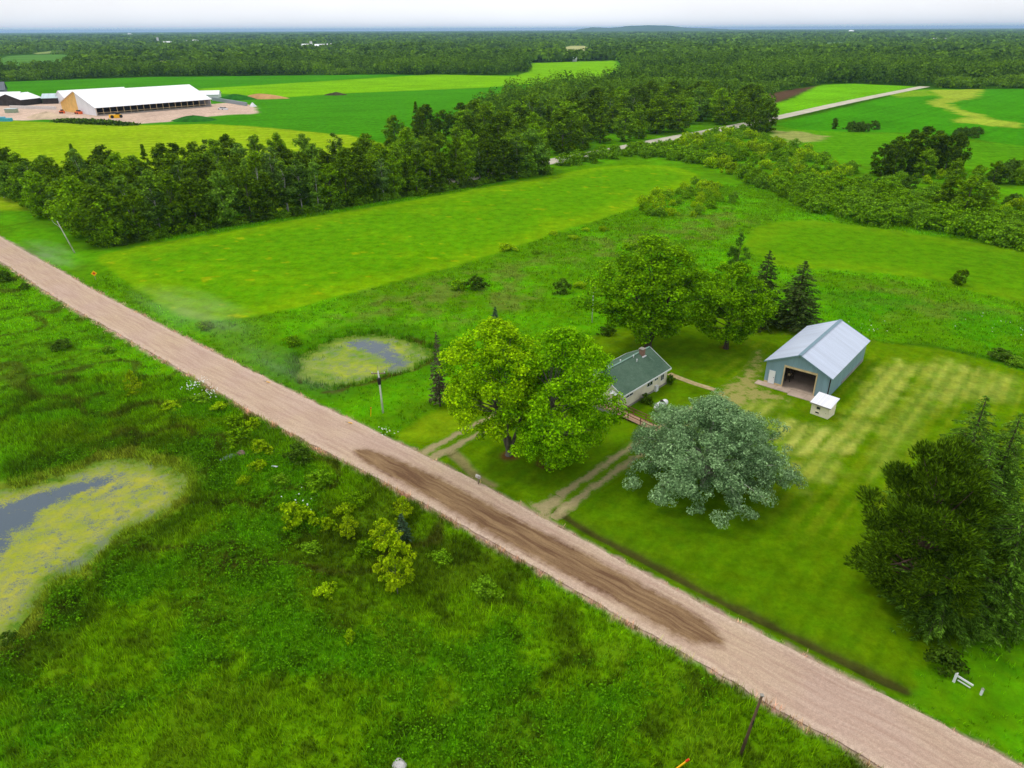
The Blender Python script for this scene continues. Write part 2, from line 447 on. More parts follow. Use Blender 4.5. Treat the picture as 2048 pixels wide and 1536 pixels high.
    # mown lawn
    ml = zone(LAWN, C_LAWN*(.86+.28*f12[:, None]), .35, .7, 2, world=True)
    put(ml*sstep(.45, .62, f12)*.6, C_LAWN_D)
    th = math.radians(50); t = -x*math.sin(th)+y*math.cos(th)+.35*f12
    sa = .75*np.sin(t*2*PI/2.05)+.35*np.sin(t*2*PI/4.9+1)+.25*np.sin(t*2*PI/1.07)
    put(ml*.4*sstep(.0, .8, sa), S(70, 106, 3))
    yard = zone([(1380, 900), (1420, 640), (1700, 640), (2400, 800), (2300, 1100), (1700, 1100), (1500, 1000)], c, 6, 4, k=1.0)*ml
    for px, k, w in (([(1690, 870), (1720, 790), (1752, 732), (1800, 722), (1830, 740), (1790, 800), (1730, 860), (1700, 900)], .95, 1.4),
                     ([(1830, 735), (1900, 722), (2040, 755), (2040, 800), (1960, 800), (1860, 800)], .8, 2.2),
                     ([(1545, 842), (1600, 850), (1660, 862), (1720, 878), (1690, 905), (1620, 890), (1590, 930), (1560, 900)], .95, 1.2),
                     ([(1590, 900), (1650, 905), (1690, 912), (1640, 960), (1608, 990), (1600, 940)], .75, 1.2),
                     ([(1760, 860), (1830, 790), (1880, 790), (1800, 900), (1740, 960)], .5, 2),
                     ([(1400, 800), (1500, 800), (1560, 810), (1560, 838), (1500, 830), (1430, 830)], .6, 1.5)):
        zone(px, C_STRAW, w, 2.2, 2.5, k=k*ml*(.35+.65*sstep(-.4, .5, sa))*sstep(.2, .5, .4*f12+.6*fbm((x*math.cos(th)+y*math.sin(th))*.16, t, 1.1, 79, 3)))
    put(ml*sstep(-.1, .5, sa)*yard*.5*sstep(.3, .55, f12), S(128, 150, 20))
    zone([(800, 862), (840, 840), (905, 808), (960, 800), (990, 815), (930, 850), (850, 885), (800, 872)], S(126, 156, 14), 1, 1.5, 3, k=.7)
    zone([(1180, 690), (1240, 660), (1290, 665), (1280, 680), (1210, 712)], S(112, 148, 8), .8, 1.2, 3, k=.7)
    # shoulder of the road, ditches, bare earth rings under the yard trees
    put(1-sstep(.0, .75, rd+(fbm(x, y, 1.2, 71)-.5)*1.1), S(182, 156, 138))
    dd = line_dist_near(x, y, DITCH)
    put((1-sstep(.25, .75, dd+(f3-.5)*.8))*.95, C_SOIL)
    put((1-sstep(.6, 1.9, dd+(f3-.5)))*.35, S(74, 96, 16))
    dd = line_dist_near(x, y, DITCH2)
    put((1-sstep(.3, 1.1, dd+(f3-.5)*1.0))*.7, S(150, 130, 96))
    for bx, by, rr in [tuple(P(1018, 910))+(1.5,), tuple(P(1095, 928))+(1.4,), tuple(P(1520, 655))+(1.6,), tuple(P(1590, 658))+(1.6,), tuple(P(1450, 695))+(1.0,)]:
        put((1-sstep(rr*.5, rr, np.hypot(x-bx, y-by)+(f3-.5)*1.2))*.85, S(120, 74, 48))
    return np.clip(c*.86, .001, .9)

# ------------------------------------------------------------------ ground sheet
def build_ground():
    th = np.concatenate([np.radians(np.arange(-52, 52.01, .22)), np.radians(np.arange(57, 307, 8.0))])
    rr = np.concatenate([20*np.exp(np.arange(0, math.log(1300/20), .0056)), np.geomspace(1310, 60000, 50)])
    T, Rr = np.meshgrid(th, rr)
    x = (np.sin(T)*Rr).ravel(); y = (np.cos(T)*Rr).ravel()
    z = height(x, y)
    z = z*(1-sstep(300, 420, np.hypot(x, y)))
    col = cover(x, y)
    nt, nr = len(th), len(rr)
    i = np.arange(nr-1)[:, None]*nt; j = np.arange(nt)[None, :]; j2 = (j+1) % nt
    Fq = np.stack([i+j, i+j2, i+nt+j2, i+nt+j], -1).reshape(-1, 4)[:, ::-1]
    V = np.stack([x, y, z], 1)
    V = np.vstack([V, [[0, 0, 0]]]); col = np.vstack([col, col[:1]])
    me = mesh_np('ground', V, Fq, None, {'albedo': col}, smooth=True)
    # middle under the camera
    import bmesh
    bm = bmesh.new(); bm.from_mesh(me); bm.verts.ensure_lookup_table()
    cv = bm.verts[len(V)-1]
    for k in range(nt): bm.faces.new((bm.verts[k], bm.verts[(k+1) % nt], cv)).smooth = True
    bmesh.ops.recalc_face_normals(bm, faces=bm.faces)
    bm.to_mesh(me); bm.free()
    return me
t = NT('ground_cover'); co = t.n('ShaderNodeTexCoord').outputs['Object']
at = t.n('ShaderNodeAttribute', attribute_name='albedo').outputs['Color']
na = t.noise(co, .35, 6, .65); nb = t.math('ADD', t.math('MULTIPLY', t.noise(co, 1.7, 4, .7), .65), t.math('MULTIPLY', t.noise(co, 6.0, 3, .7), .35)); nc = t.noise(co, .02, 5)
f = t.math('MULTIPLY', t.math('MULTIPLY', t.rng(na, .28, .72, .70, 1.30), t.rng(nb, .28, .72, .72, 1.28)), t.rng(nc, .3, .7, .92, 1.08))
hs = t.n('ShaderNodeHueSaturation'); t.l(t.rng(t.noise(co, .6, 3), .3, .7, .49, .51), hs.inputs['Hue']); t.l(t.scale(at, f), hs.inputs['Color'])
M_GROUND = t.done(t.bsdf(hs.outputs[0], 1.0, 0.0, 0, t.math('ADD', na, nb), .25, .5))
gm = build_ground(); gm.materials.append(M_GROUND)
struct('ground', gm, 'green farmland of meadow, mown lawn and crop fields reaching the horizon', 'ground')

# ------------------------------------------------------------------ draped sheets: gravel road, drives, ponds
def strip(pts, wl, wr, z, step=.4, nx=9, jit=.25, seed=1, close=None):
    """ribbon along a world polyline, widths left and right of it; returns V, F, across (-1..1), along"""
    pts = np.array(pts); d = np.r_[0, np.cumsum(np.hypot(*np.diff(pts, axis=0).T))]
    s = np.arange(0, d[-1], step)
    c = np.stack([np.interp(s, d, pts[:, 0]), np.interp(s, d, pts[:, 1])], 1)
    tg = unit(np.gradient(c, axis=0)); nr = np.stack([-tg[:, 1], tg[:, 0]], 1)
    a = np.linspace(-1, 1, nx)
    jl = wl+(fbm(s, s*0+seed, 1.3, seed, 3)-.5)*2*jit; jr = wr+(fbm(s, s*0+seed+50, 1.3, seed+5, 3)-.5)*2*jit
    off = np.where(a[None] > 0, a[None]*jl[:, None], a[None]*jr[:, None])
    xy = c[:, None]+nr[:, None]*off[..., None]
    x, y = xy[..., 0].ravel(), xy[..., 1].ravel()
    zz = z(x, y) if callable(z) else np.full(x.shape, z)
    n, m = len(s), nx
    i = np.arange(n-1)[:, None]*m; j = np.arange(m-1)[None]
    Fq = np.stack([i+j, i+m+j, i+m+j+1, i+j+1], -1).reshape(-1, 4)[:, ::-1]
    return np.stack([x, y, zz], 1), Fq[:, ::-1], np.tile(a, n), np.repeat(s, m)
def sheet(poly, step, z, grow=0.0):
    """flat or draped patch with the given outline"""
    poly = np.array(poly)
    lo, hi = poly.min(0), poly.max(0)
    gx, gy = np.meshgrid(np.arange(lo[0], hi[0], step), np.arange(lo[1], hi[1], step))
    gx = gx.ravel(); gy = gy.ravel(); d = poly_sdf(gx, gy, poly); k = d < -step*.4
    pts = [Vector(p) for p in poly]+[Vector(p) for p in np.stack([gx[k], gy[k]], 1)]
    n = len(poly)
    r = delaunay_2d_cdt(pts, [(i, (i+1) % n) for i in range(n)], [], 1, 1e-4)
    V = np.array([v[:] for v in r[0]]); Fq = np.array([f for f in r[2] if len(f) == 3])
    x, y = V[:, 0], V[:, 1]
    zz = z(x, y) if callable(z) else np.full(len(V), z)
    return np.stack([x, y, zz], 1), Fq, -poly_sdf(x, y, poly)
# gravel road with the damp, oiled stretch
s0, s1 = -290.0, 60.0
ss = np.arange(s0, s1, .5)
ea, eb = road_edges(ss)
rag = lambda sd: (fbm(ss, ss*0+sd, 2.0, sd, 4)-.5)*.55+(fbm(ss, ss*0+sd, 12.0, sd+3, 2)-.5)*.4
ea = ea+rag(3); eb = eb+rag(13)
nv = 29; av = np.linspace(0, 1, nv)
nn = ea[:, None]*(1-av)+eb[:, None]*av
X = ss[:, None]*RD[0]+nn*RN[0]; Y = ss[:, None]*RD[1]+nn*RN[1]
Z = .18+.10*(1-(2*av-1)**2)[None]+0*X
WET = smooth_poly(PP([(702, 905), (736, 900), (862, 950), (978, 1014), (1100, 1075), (1200, 1127), (1300, 1182), (1414, 1246), (1425, 1262), (1458, 1300), (1420, 1290), (1379, 1289), (1330, 1262), (1200, 1187), (1095, 1132), (992, 1078), (842, 986), (740, 935)]), 1)
x, y = X.ravel(), Y.ravel()
wet = -poly_sdf(x, y, WET)
i = np.arange(len(ss)-1)[:, None]*nv; j = np.arange(nv-1)[None]
Fq = np.stack([i+j, i+j+1, i+nv+j+1, i+nv+j], -1).reshape(-1, 4)[:, ::-1]
t = NT('road_gravel'); co = t.n('ShaderNodeTexCoord').outputs['Object']
ac = t.n('ShaderNodeAttribute', attribute_name='across').outputs['Fac']
al = t.n('ShaderNodeAttribute', attribute_name='along').outputs['Fac']
we = t.n('ShaderNodeAttribute', attribute_name='wet').outputs['Fac']
cv = t.n('ShaderNodeCombineXYZ'); t.l(t.math('MULTIPLY', al, .05), cv.inputs[0]); t.l(t.math('MULTIPLY', t.math('ADD', ac, t.rng(t.noise(co, .06, 3), .3, .7, -.06, .06)), 5.0), cv.inputs[1])
track = t.noise(cv.outputs[0], 3.0, 5, .6)
big = t.noise(co, .09, 4); fine = t.noise(co, 3.5, 5, .75); peb = t.noise(co, 14, 2)
c = t.mix(t.rng(big, .35, .65, 0, 1), tuple(S(180, 156, 140)), tuple(S(184, 162, 136)))
c = t.mix(t.rng(track, .40, .66, 0, .65), c, tuple(S(158, 130, 114)))
c = t.mix(t.math('MULTIPLY', t.rng(t.math('ABSOLUTE', t.math('SUBTRACT', ac, .5)), .36, .48, 0, .7), t.rng(fine, .4, .6, .4, 1)), c, tuple(S(196, 176, 156)))
wm = t.rng(t.math('ADD', we, t.rng(t.noise(co, 1.1, 5, .7), .2, .8, -.45, .45)), -.55, .35, 0, 1)
wc = t.mix(t.rng(track, .38, .62, 0, 1), tuple(S(138, 112, 80)), tuple(S(98, 72, 50)))
c = t.mix(t.math('MULTIPLY', wm, .96), c, wc)
c = t.scale(c, t.math('MULTIPLY', t.rng(fine, .25, .75, .82, 1.18), t.rng(peb, .3, .7, .88, 1.12)))
M_ROAD = t.done(t.bsdf(c, .95, .1, 0, t.math('ADD', fine, t.math('MULTIPLY', track, .8)), .05, .5))
struct('road', mesh_np('road', np.stack([x, y, Z.ravel()], 1), Fq, M_ROAD, {'across': np.tile(av, len(ss)), 'along': np.repeat(ss, nv), 'wet': wet}, True),
       'straight pale gravel road with a dark damp stretch, crossing the picture diagonally', 'road')

def m_track(name, g1, g2, grassy):
    """worn gravel that grass grows into from its edges"""
    t = NT(name); co = t.n('ShaderNodeTexCoord').outputs['Object']
    at = t.n('ShaderNodeAttribute', attribute_name='albedo').outputs['Color']
    ed = t.n('ShaderNodeAttribute', attribute_name='worn').outputs['Fac']
    n1 = t.noise(co, .8, 6, .65); n2 = t.noise(co, 5, 4, .7)
    k = t.rng(t.math('ADD', ed, t.rng(n1, .25, .75, -grassy, grassy)), 0, .6, 0, 1)
    gv = t.scale(t.mix(t.rng(n1, .35, .65, 0, 1), g1, g2), t.rng(n2, .3, .7, .85, 1.15))
    gr = t.scale(at, t.rng(n2, .28, .72, .75, 1.25))
    return t.done(t.bsdf(t.mix(k, gr, gv), .95, .05, 0, n2, .04, .5))
M_DRIVE = m_track('drive_gravel', tuple(S(160, 148, 108)), tuple(S(142, 132, 92)), .62)
M_YARD = m_track('yard_gravel', tuple(S(164, 152, 92)), tuple(S(140, 138, 74)), .9)
def drive(lines, w, label):
    Vs = []; Fs = []; wn = []; n = 0
    for k, ln in enumerate(lines):
        V, Fq, a, s = strip(smooth_line(PP(ln)), w, w, lambda x, y: height(x, y)+.035+.004*k, seed=3+k*4)
        Vs.append(V); Fs.append(Fq+n); n += len(V)
        wn.append((1-np.abs(a))*1.15-.38+.35*(1-sstep(0, 7, s))-.2*sstep(14, 40, s))
    V = np.vstack(Vs)
    struct('driveway', mesh_np('driveway', V, np.vstack(Fs), M_DRIVE, {'worn': np.concatenate(wn), 'albedo': cover(V[:, 0], V[:, 1])}, True), label, 'driveway')
drive(DRIVE1, 1.05, 'two gravel wheel ruts of the main drive running under the silver tree to the yard')
drive(DRIVE2, .95, 'faint grassy wheel ruts of the second drive beside the mailbox')
V, Fq, d = sheet(PP([(1050, 1000), (1075, 1008), (1110, 988), (1132, 1000), (1108, 1022), (1100, 1052), (1080, 1040)]), .3, lambda x, y: height(x, y)+.07)
struct('driveway', mesh_np('driveway', V, Fq, M_DRIVE, {'worn': d*.9+.1, 'albedo': cover(V[:, 0], V[:, 1])}, True), 'flared gravel mouth where the main drive meets the road', 'driveway')
V, Fq, d = sheet(YARD, .4, lambda x, y: height(x, y)+.02)
struct('gravel_yard', mesh_np('gravel_yard', V, Fq, M_YARD, {'worn': np.minimum(d*.45-.25, .5), 'albedo': cover(V[:, 0], V[:, 1])}, True), 'worn tan gravel yard in front of the blue metal barn', 'yard')
V, Fq, a, s = strip(smooth_line(PP([(1338, 748), (1360, 757), (1392, 769), (1432, 781)])), .55, .55, lambda x, y: height(x, y)+.06, jit=.06, seed=9)
t = NT('path_concrete'); co = t.n('ShaderNodeTexCoord').outputs['Object']
n1 = t.noise(co, 1.2, 5)
struct('path', mesh_np('path', V, Fq, t.done(t.bsdf(t.mix(t.rng(n1, .35, .65, 0, 1), tuple(S(188, 168, 128)), tuple(S(146, 134, 88))), .9, .1))), 'narrow pale footpath from the house corner to the gravel yard', 'path')
# far road
def far_road():
    pts = smooth_line(PP([(880, 368), (1000, 343), (1110, 322), (1242, 297), (1310, 283), (1420, 263), (1550, 237), (1690, 205), (1835, 176), (1850, 173)]), 2)
    V, Fq, a, s = strip(pts, 4.6, 4.6, .12, step=4, nx=5, jit=.3, seed=4)
    t = NT('far_road_gravel'); co = t.n('ShaderNodeTexCoord').outputs['Object']
    n = t.noise(co, .12, 5)
    struct('road', mesh_np('road', V, Fq, t.done(t.bsdf(t.mix(t.rng(n, .3, .7, 0, 1), tuple(S(196, 190, 172)), tuple(S(168, 162, 142))), .9, .1))), 'far grey road passing between the two woods and the green fields', 'road')
far_road()
# ponds
def pond_mat(name, weed1, weed2, water):
    t = NT(name); co = t.n('ShaderNodeTexCoord').outputs['Object']
    op = t.n('ShaderNodeAttribute', attribute_name='open').outputs['Fac']
    n1 = t.noise(co, .45, 6, .7); n2 = t.noise(co, 2.6, 5, .75); n3 = t.noise(co, .22, 4)
    vo = t.n('ShaderNodeTexVoronoi'); vo.inputs['Scale'].default_value = .8; t.l(co, vo.inputs['Vector'])
    w = t.math('ADD', op, t.rng(n1, .25, .75, -.6, .6)); w = t.math('ADD', w, t.rng(n2, .25, .75, -.62, .62))
    w = t.math('ADD', w, t.rng(t.noise(co, 7.5, 3, .7), .25, .75, -.5, .5))
    w = t.math('ADD', w, t.rng(vo.outputs['Distance'], 0, .6, -.25, .15))
    k = t.rng(w, -.25, .35, 0, 1)
    weed = t.mix(t.rng(n3, .35, .65, 0, 1), weed1, weed2)
    weed = t.mix(t.rng(t.noise(co, .9, 5, .75), .42, .68, 0, .75), weed, (.20, .235, .10))
    weed = t.scale(weed, t.rng(n2, .25, .75, .8, 1.2))
    rim = t.n('ShaderNodeAttribute', attribute_name='rim').outputs['Fac']
    rk = t.rng(t.math('ADD', rim, t.rng(n1, .25, .75, -1.3, 1.3)), .2, 2.4, 1, 0)
    weed = t.mix(rk, weed, t.scale(t.mix(t.rng(n1, .35, .65, 0, 1), tuple(S(70, 112, 8)), tuple(S(118, 140, 22))), t.rng(n2, .25, .75, .6, 1.3)))
    k = t.math('MULTIPLY', k, t.math('SUBTRACT', 1.0, t.math('MULTIPLY', rk, .8)))
    a = t.bsdf(weed, .85, .15, 0, n2, .03, .5); b = t.bsdf(water, .15, .28, 0, n2, .01, .25)
    mx = t.n('ShaderNodeMixShader'); t.l(k, mx.inputs[0]); t.l(a, mx.inputs[1]); t.l(b, mx.inputs[2])
    return t.done(mx.outputs[0])
def pond(poly, mat, label, opens, base):
    big = poly+unit(poly-poly.mean(0))*2.5
    V, Fq, d = sheet(big, .45, -.38)
    op = np.full(len(V), base)
    for px, k, w in opens:
        op = np.maximum(op, k*sstep(w, -w, poly_sdf(V[:, 0], V[:, 1], PP(px)))+base*0-.6*(1-sstep(w, -w, poly_sdf(V[:, 0], V[:, 1], PP(px)))))
    dd = -poly_sdf(V[:, 0], V[:, 1], poly)
    op = op+.2*(1-sstep(.2, 1.6, np.abs(dd)))
    struct('pond', mesh_np('pond', V, Fq, mat, {'open': op, 'rim': dd}, True), label, 'pond')
pond(POND_R, pond_mat('duckweed_fresh', tuple(S(86, 128, 6)), tuple(S(150, 160, 40)), (.06, .09, .11)), 'small pond under bright duckweed behind the white utility pole',
     [([(690, 680), (730, 672), (775, 685), (790, 700), (812, 722), (806, 738), (775, 744), (765, 735), (785, 722), (752, 706), (715, 694)], .55, 1.6)], -.8)
pond(POND_L, pond_mat('duckweed_yellow', tuple(S(132, 146, 28)), tuple(S(156, 156, 50)), (.055, .085, .11)), 'large pond half covered with yellow duckweed at the left edge',
     [([(-330, 1180), (-330, 1020), (0, 1008), (60, 985), (130, 968), (240, 943), (235, 952), (150, 985), (80, 1010), (60, 1040), (20, 1060), (0, 1100)], .9, 1.6), ([(100, 1130), (150, 1120), (210, 1070), (230, 1055), (215, 1090), (160, 1135), (110, 1155)], .5, 1.4)], -.42)
# puddle in the ditch of the left meadow
V, Fq, d = sheet(smooth_poly(PP([(436, 922), (448, 912), (466, 905), (478, 908), (466, 915), (450, 921)])), .25, lambda x, y: height(x, y)+.1)
struct('puddle', mesh_np('puddle', V, Fq, m_plain('puddle_water', (.12, .15, .17), .12, .5)), 'narrow grey puddle in the grass left of the gravel road', 'puddle')
# ------------------------------------------------------------------ plants: shapes
def blades(C, size, asp, rng, N=None, T=None, fold=.12):
    """one small diamond leaf at each point C"""
    n = len(C)
    if T is None:
        T = unit(np.cross(N, rng.normal(size=(n, 3))))
    else:
        N = unit(np.cross(T, rng.normal(size=(n, 3))))
    B = unit(np.cross(N, T)); s = np.broadcast_to(np.asarray(size, float), (n,))[:, None]
    a = np.broadcast_to(np.asarray(asp, float), (n,))[:, None]
    up = N*s*fold
    V = np.stack([C-T*s*.5, C+B*s*a*.5+up, C+T*s*.5, C-B*s*a*.5+up], 1).reshape(-1, 3)
    return V, np.arange(n*4).reshape(-1, 4)
def prof_round(t): return np.clip(np.sin(PI*np.clip(t, 0.0, 1)**.80), 0, 1)**.55
def prof_dome(t): return np.sqrt(np.clip(1-t**2.2, 0, 1))
def prof_egg(t): return np.clip(np.sin(PI*np.clip(t*.93+.05, 0, 1)**.62), 0, 1)**.7
def prof_col(t): return np.clip(np.sin(PI*np.clip(t*.9+.07, 0, 1)**.7), 0, 1)**.45
def prof_cone(t): return np.clip(1-t, 0, 1)**.85*.95+.03
def clumps(rng, rx, z0, z1, nc, prof, lump=.22, cl=(.17, .30), inner=.45):
    t = rng.random(nc)*.97+.02; a = rng.random(nc)*2*PI
    ph = rng.random(6)*6.3
    lf = 1+lump*(np.sin(2*a+ph[0]+4*t)+.8*np.sin(3*a+ph[1]-6*t)+.6*np.sin(5*a+ph[2]+9*t))/1.6
    rad = prof(t)*rx*lf*(inner+(1-inner)*np.sqrt(rng.random(nc)))
    rc = rx*rng.uniform(*cl, nc)*(.55+.45*prof(t))
    rad = np.maximum(rad-rc*.55, 0)
    c = np.stack([np.cos(a)*rad, np.sin(a)*rad, z0+(z1-z0)*t], 1)
    c[:, 2] = np.clip(c[:, 2], z0+rc*.5, z1-rc*.35)
    return c, rc
def crown_leaves(rng, c, rc, nl, leaf, asp=.7, flat=.72, upd=.45, mode='leaf', ctr=None):
    per = rng.multinomial(nl, rc**2/np.sum(rc**2)); idx = np.repeat(np.arange(len(c)), per)
    d = unit(rng.normal(size=(nl, 3)))
    C = c[idx]+d*(rc[idx]*rng.random(nl)**.42)[:, None]*np.array([1, 1, flat])
    out = C.copy(); out[:, 2] -= (ctr if ctr is not None else np.mean(c[:, 2])); out = unit(out)
    s = leaf*rng.uniform(.65, 1.35, nl)
    if mode == 'leaf':
        V, Fq = blades(C, s, asp, rng, N=unit(d*.7+out*.35+np.array([0, 0, upd])+rng.normal(size=(nl, 3))*.42))
    else:
        V, Fq = blades(C, s, asp, rng, T=unit(d*.6+out*.5+np.array([0, 0, upd])+rng.normal(size=(nl, 3))*.3))
    tint = np.repeat(rng.random(len(c))[idx], 4)
    return V, Fq, tint
def limbs(mb, rng, c, rc, h0, r0, trunk_top, n, bend=.3, sides=5):
    """limbs from the stem out to n of the clumps"""
    pick = rng.permutation(len(c))[:n]
    for k in pick:
        e = c[k]; zb = h0+(trunk_top-h0)*min(1, max(0, (e[2]-h0)/(trunk_top-h0+1e-6)*.75))*rng.uniform(.6, 1)
        b = np.array([0, 0, zb]); m = (b+e)/2; m[2] -= bend*np.hypot(*e[:2])*.25
        r = r0*.38*(1-.6*zb/max(trunk_top, .1))
        mb.tube([b, m, e], [r, r*.6, r*.18], sides, False)
PROTO = {}
def proto(name, seed, leaf_mat, bark_mat, h, rx, z0, nc, nl, leaf, prof, asp=.7, cl=(.17, .30), lump=.22, r0=.25, nlimb=14, mode='leaf', upd=.45, flat=.72, stem=.8, inner=.45, shift=(0, 0), split=False):
    rng = np.random.default_rng(seed)
    c, rc = clumps(rng, rx, z0, h, nc, prof, lump, cl, inner)
    c[:, 0] += shift[0]; c[:, 1] += shift[1]
    V, Fq, tint = crown_leaves(rng, c, rc, nl, leaf, asp, flat, upd, mode)
    cm = mesh_np(name+'_crown', V, Fq, leaf_mat, {'tint': tint})
    tm = None
    if r0 > 0:
        mb = MB(); top = h*stem
        wob = rng.normal(size=(5, 2))*r0*.8
        pts = [(0, 0, -.15), (0, 0, .25)]+[(wob[i, 0]*i*.5, wob[i, 1]*i*.5, top*(i+1)/5) for i in range(5)]
        rad = [r0*1.6, r0*1.15]+[r0*(1-.17*(i+1)) for i in range(5)]
        if split:
            mb.tube(pts[:3], rad[:3], 9)
            for q in range(3):
                a = q*2.1+.4
                mb.tube([pts[1], (math.cos(a)*top*.10, math.sin(a)*top*.10, top*.3), (math.cos(a)*top*.2, math.sin(a)*top*.2, top*.65), (math.cos(a)*top*.24, math.sin(a)*top*.24, top)], [r0*.7, r0*.55, r0*.36, r0*.1], 7)
        else: mb.tube(pts, rad, 7)
        limbs(mb, rng, c, rc, max(z0*.6, h*.12), r0, top, nlimb)
        tm = mb.me(name+'_trunk', bark_mat, smooth=True)
    PROTO[name] = (tm, cm, h, rx)
def proto_spruce(name, seed, leaf_mat, bark_mat, h, rx, levels=20, z0=.6, leaf=.55, dens=1.0, droop=.25, ragged=.2, power=.85, r0=.22, asp=.42):
    rng = np.random.default_rng(seed); Cs = []; Ts = []; Ls = []; tn = []
    mb = MB(); mb.tube([(0, 0, -.15), (0, 0, h*.5), (0, 0, h*.98)], [r0*1.3, r0*.75, .03], 7)
    for i in range(levels):
        t = i/(levels-1); z = z0+(h*.965-z0)*t**.92; R = rx*((1-t)**power*.96+.05)
        nb = max(4, int((11-5*t)))
        for k in range(nb):
            a = 2*PI*(k+rng.random()*.8)/nb+i*1.3; r = R*rng.uniform(1-ragged*1.6, 1+ragged)
            d = np.array([math.cos(a), math.sin(a), 0]); sd = np.array([-d[1], d[0], 0])
            zz = z+rng.normal()*h*.012; tv = rng.random()
            if k % 2 == 0: mb.tube([(0, 0, zz), d*r*.6+[0, 0, zz-droop*r*.25], d*r*.95+[0, 0, zz-droop*r*.4]], [r0*.18*(1-t)+.015, .02, .008], 4, False)
            m = max(int(4+dens), int(r/rx*16*dens))
            u = (rng.random(m)*.9+.12); w = (1-u)*.5*r*.55+.12
            lat = rng.uniform(-1, 1, m)*w
            C = d*(r*u)[:, None]+sd*lat[:, None]+np.array([0, 0, 1])*(zz-droop*r*u**1.4+.22*droop*r*(u > .85)+rng.normal(size=m)*.05-.12*np.abs(lat))[:, None]
            T = unit(d*1.0+sd*(np.sign(lat)*.75)[:, None]+np.array([0, 0, -.15])+rng.normal(size=(m, 3))*.22)
            Cs.append(C); Ts.append(T); Ls.append(leaf*rng.uniform(.7, 1.3, m)*(1-.35*t)); tn.append(np.full(m, tv))
    C = np.vstack(Cs); V, Fq = blades(C, np.concatenate(Ls), asp, rng, T=np.vstack(Ts), fold=-.06)
    cm = mesh_np(name+'_crown', V, Fq, leaf_mat, {'tint': np.repeat(np.concatenate(tn), 4)})
    PROTO[name] = (mb.me(name+'_trunk', bark_mat, smooth=True), cm, h, rx)
def plant(kind, name, label, cat, xy, h, w=None, group=None, rz=None, lean=None, parts=('trunk', 'crown')):
    """set one plant of a kind on the ground, scaled to height h and crown radius w"""
    tm, cm, ph, pr = PROTO[kind]
    x, y = float(xy[0]), float(xy[1])
    z = float(height(np.array([x]), np.array([y]))[0]) if math.hypot(x, y) < 420 else 0.0
    t = thing(name, label, cat, (x, y, z), random.uniform(0, 2*PI) if rz is None else rz, group)
    s = h/ph; sw = (w/pr) if w else s
    t.scale = (sw, sw, s)
    if lean: t.rotation_euler = (lean[0], lean[1], t.rotation_euler[2])
    if tm: link(parts[0], tm, t)
    link(parts[1], cm, t)
    return t
def bush(kind, label, xy, h, w, group=None, name='bush', cat='bush'):
    """a bush too small for separate parts: one mesh"""
    x, y = float(xy[0]), float(xy[1])
    z = float(height(np.array([x]), np.array([y]))[0]) if math.hypot(x, y) < 420 else 0.0
    BUSHES.append((kind, label, (x, y, z-.05), random.uniform(0, 2*PI), (w/PROTO[kind][3], w/PROTO[kind][3]*random.uniform(.85, 1.15), h/PROTO[kind][2]), group, name, cat, h*w/(x*x+y*y)+(1 if group is None else 0)))
BUSHES = []
def set_bushes(limit=290):
    """the bushes that show largest stand as objects, the rest of the far thickets as one mass"""
    order = sorted(BUSHES, key=lambda b: -b[8])
    for kind, label, loc, rz, sc, group, name, cat, _ in order[:limit]:
        o = link(name, PROTO[kind][1]); o.location = loc; o.rotation_euler = (0, 0, rz); o.scale = sc
        tag(o, label, cat, group)
    Vs = []; Fs = []; tn = []; mi = []; mats = []; n0 = 0; cache = {}
    for kind, label, loc, rz, sc, *_ in order[limit:]:
        me = PROTO[kind][1]
        if kind not in cache:
            v = np.empty(len(me.vertices)*3, np.float32); me.vertices.foreach_get('co', v)
            tt = np.empty(len(me.vertices), np.float32); me.attributes['tint'].data.foreach_get('value', tt)
            cache[kind] = (v.reshape(-1, 3), tt)
            if me.materials[0] not in mats: mats.append(me.materials[0])
        v, tt = cache[kind]; v = v*np.array(sc)
        c, s = math.cos(rz), math.sin(rz)
        Vs.append(np.stack([v[:, 0]*c-v[:, 1]*s, v[:, 0]*s+v[:, 1]*c, v[:, 2]], 1)+np.array(loc)); m = len(v)
        Fs.append(np.arange(m).reshape(-1, 4)+n0); n0 += m; tn.append(tt); mi.append(np.full(m//4, mats.index(me.materials[0]), np.int32))
    if Vs:
        me = mesh_np('thicket', np.vstack(Vs), np.vstack(Fs), None, {'tint': np.concatenate(tn)})
        for q in mats: me.materials.append(q)
        me.polygons.foreach_set('material_index', np.concatenate(mi))
        tag(link('thicket', me), 'farthest bushes of the wet thickets, merging into one green mass', 'bushes', None, 'stuff')

B_GREY = m_bark('bark_grey', (.20, .18, .15), (.09, .075, .06))
B_PALE = m_bark('bark_pale', (.62, .60, .54), (.30, .28, .24), 2)
B_DARK = m_bark('bark_dark', (.10, .075, .055), (.045, .032, .025))
B_RED = m_bark('bark_reddish', (.22, .14, .10), (.10, .065, .05))
L_MAPLE = m_leaf('leaf_maple', (.14, .36, .002), (.44, .66, .003), objvar=.03, trans=.45)
L_MAPLE2 = m_leaf('leaf_maple_deep', (.10, .32, .002), (.33, .62, .003), objvar=.03, trans=.45)
L_MAPLE3 = m_leaf('leaf_maple_dark', (.075, .22, .002), (.24, .46, .003), objvar=.03, trans=.45)
L_SILVER = m_leaf('leaf_silver', (.13, .255, .095), (.33, .50, .235), objvar=.03, trans=.35, rough=.6)
L_WOOD = m_leaf('leaf_wood', (.05, .115, .002), (.15, .27, .003), (.18, .34, .004), objvar=.38, trans=.4)
L_WOOD_L = m_leaf('leaf_wood_light', (.11, .23, .003), (.26, .45, .004), (.11, .22, .03), objvar=.3, trans=.42)
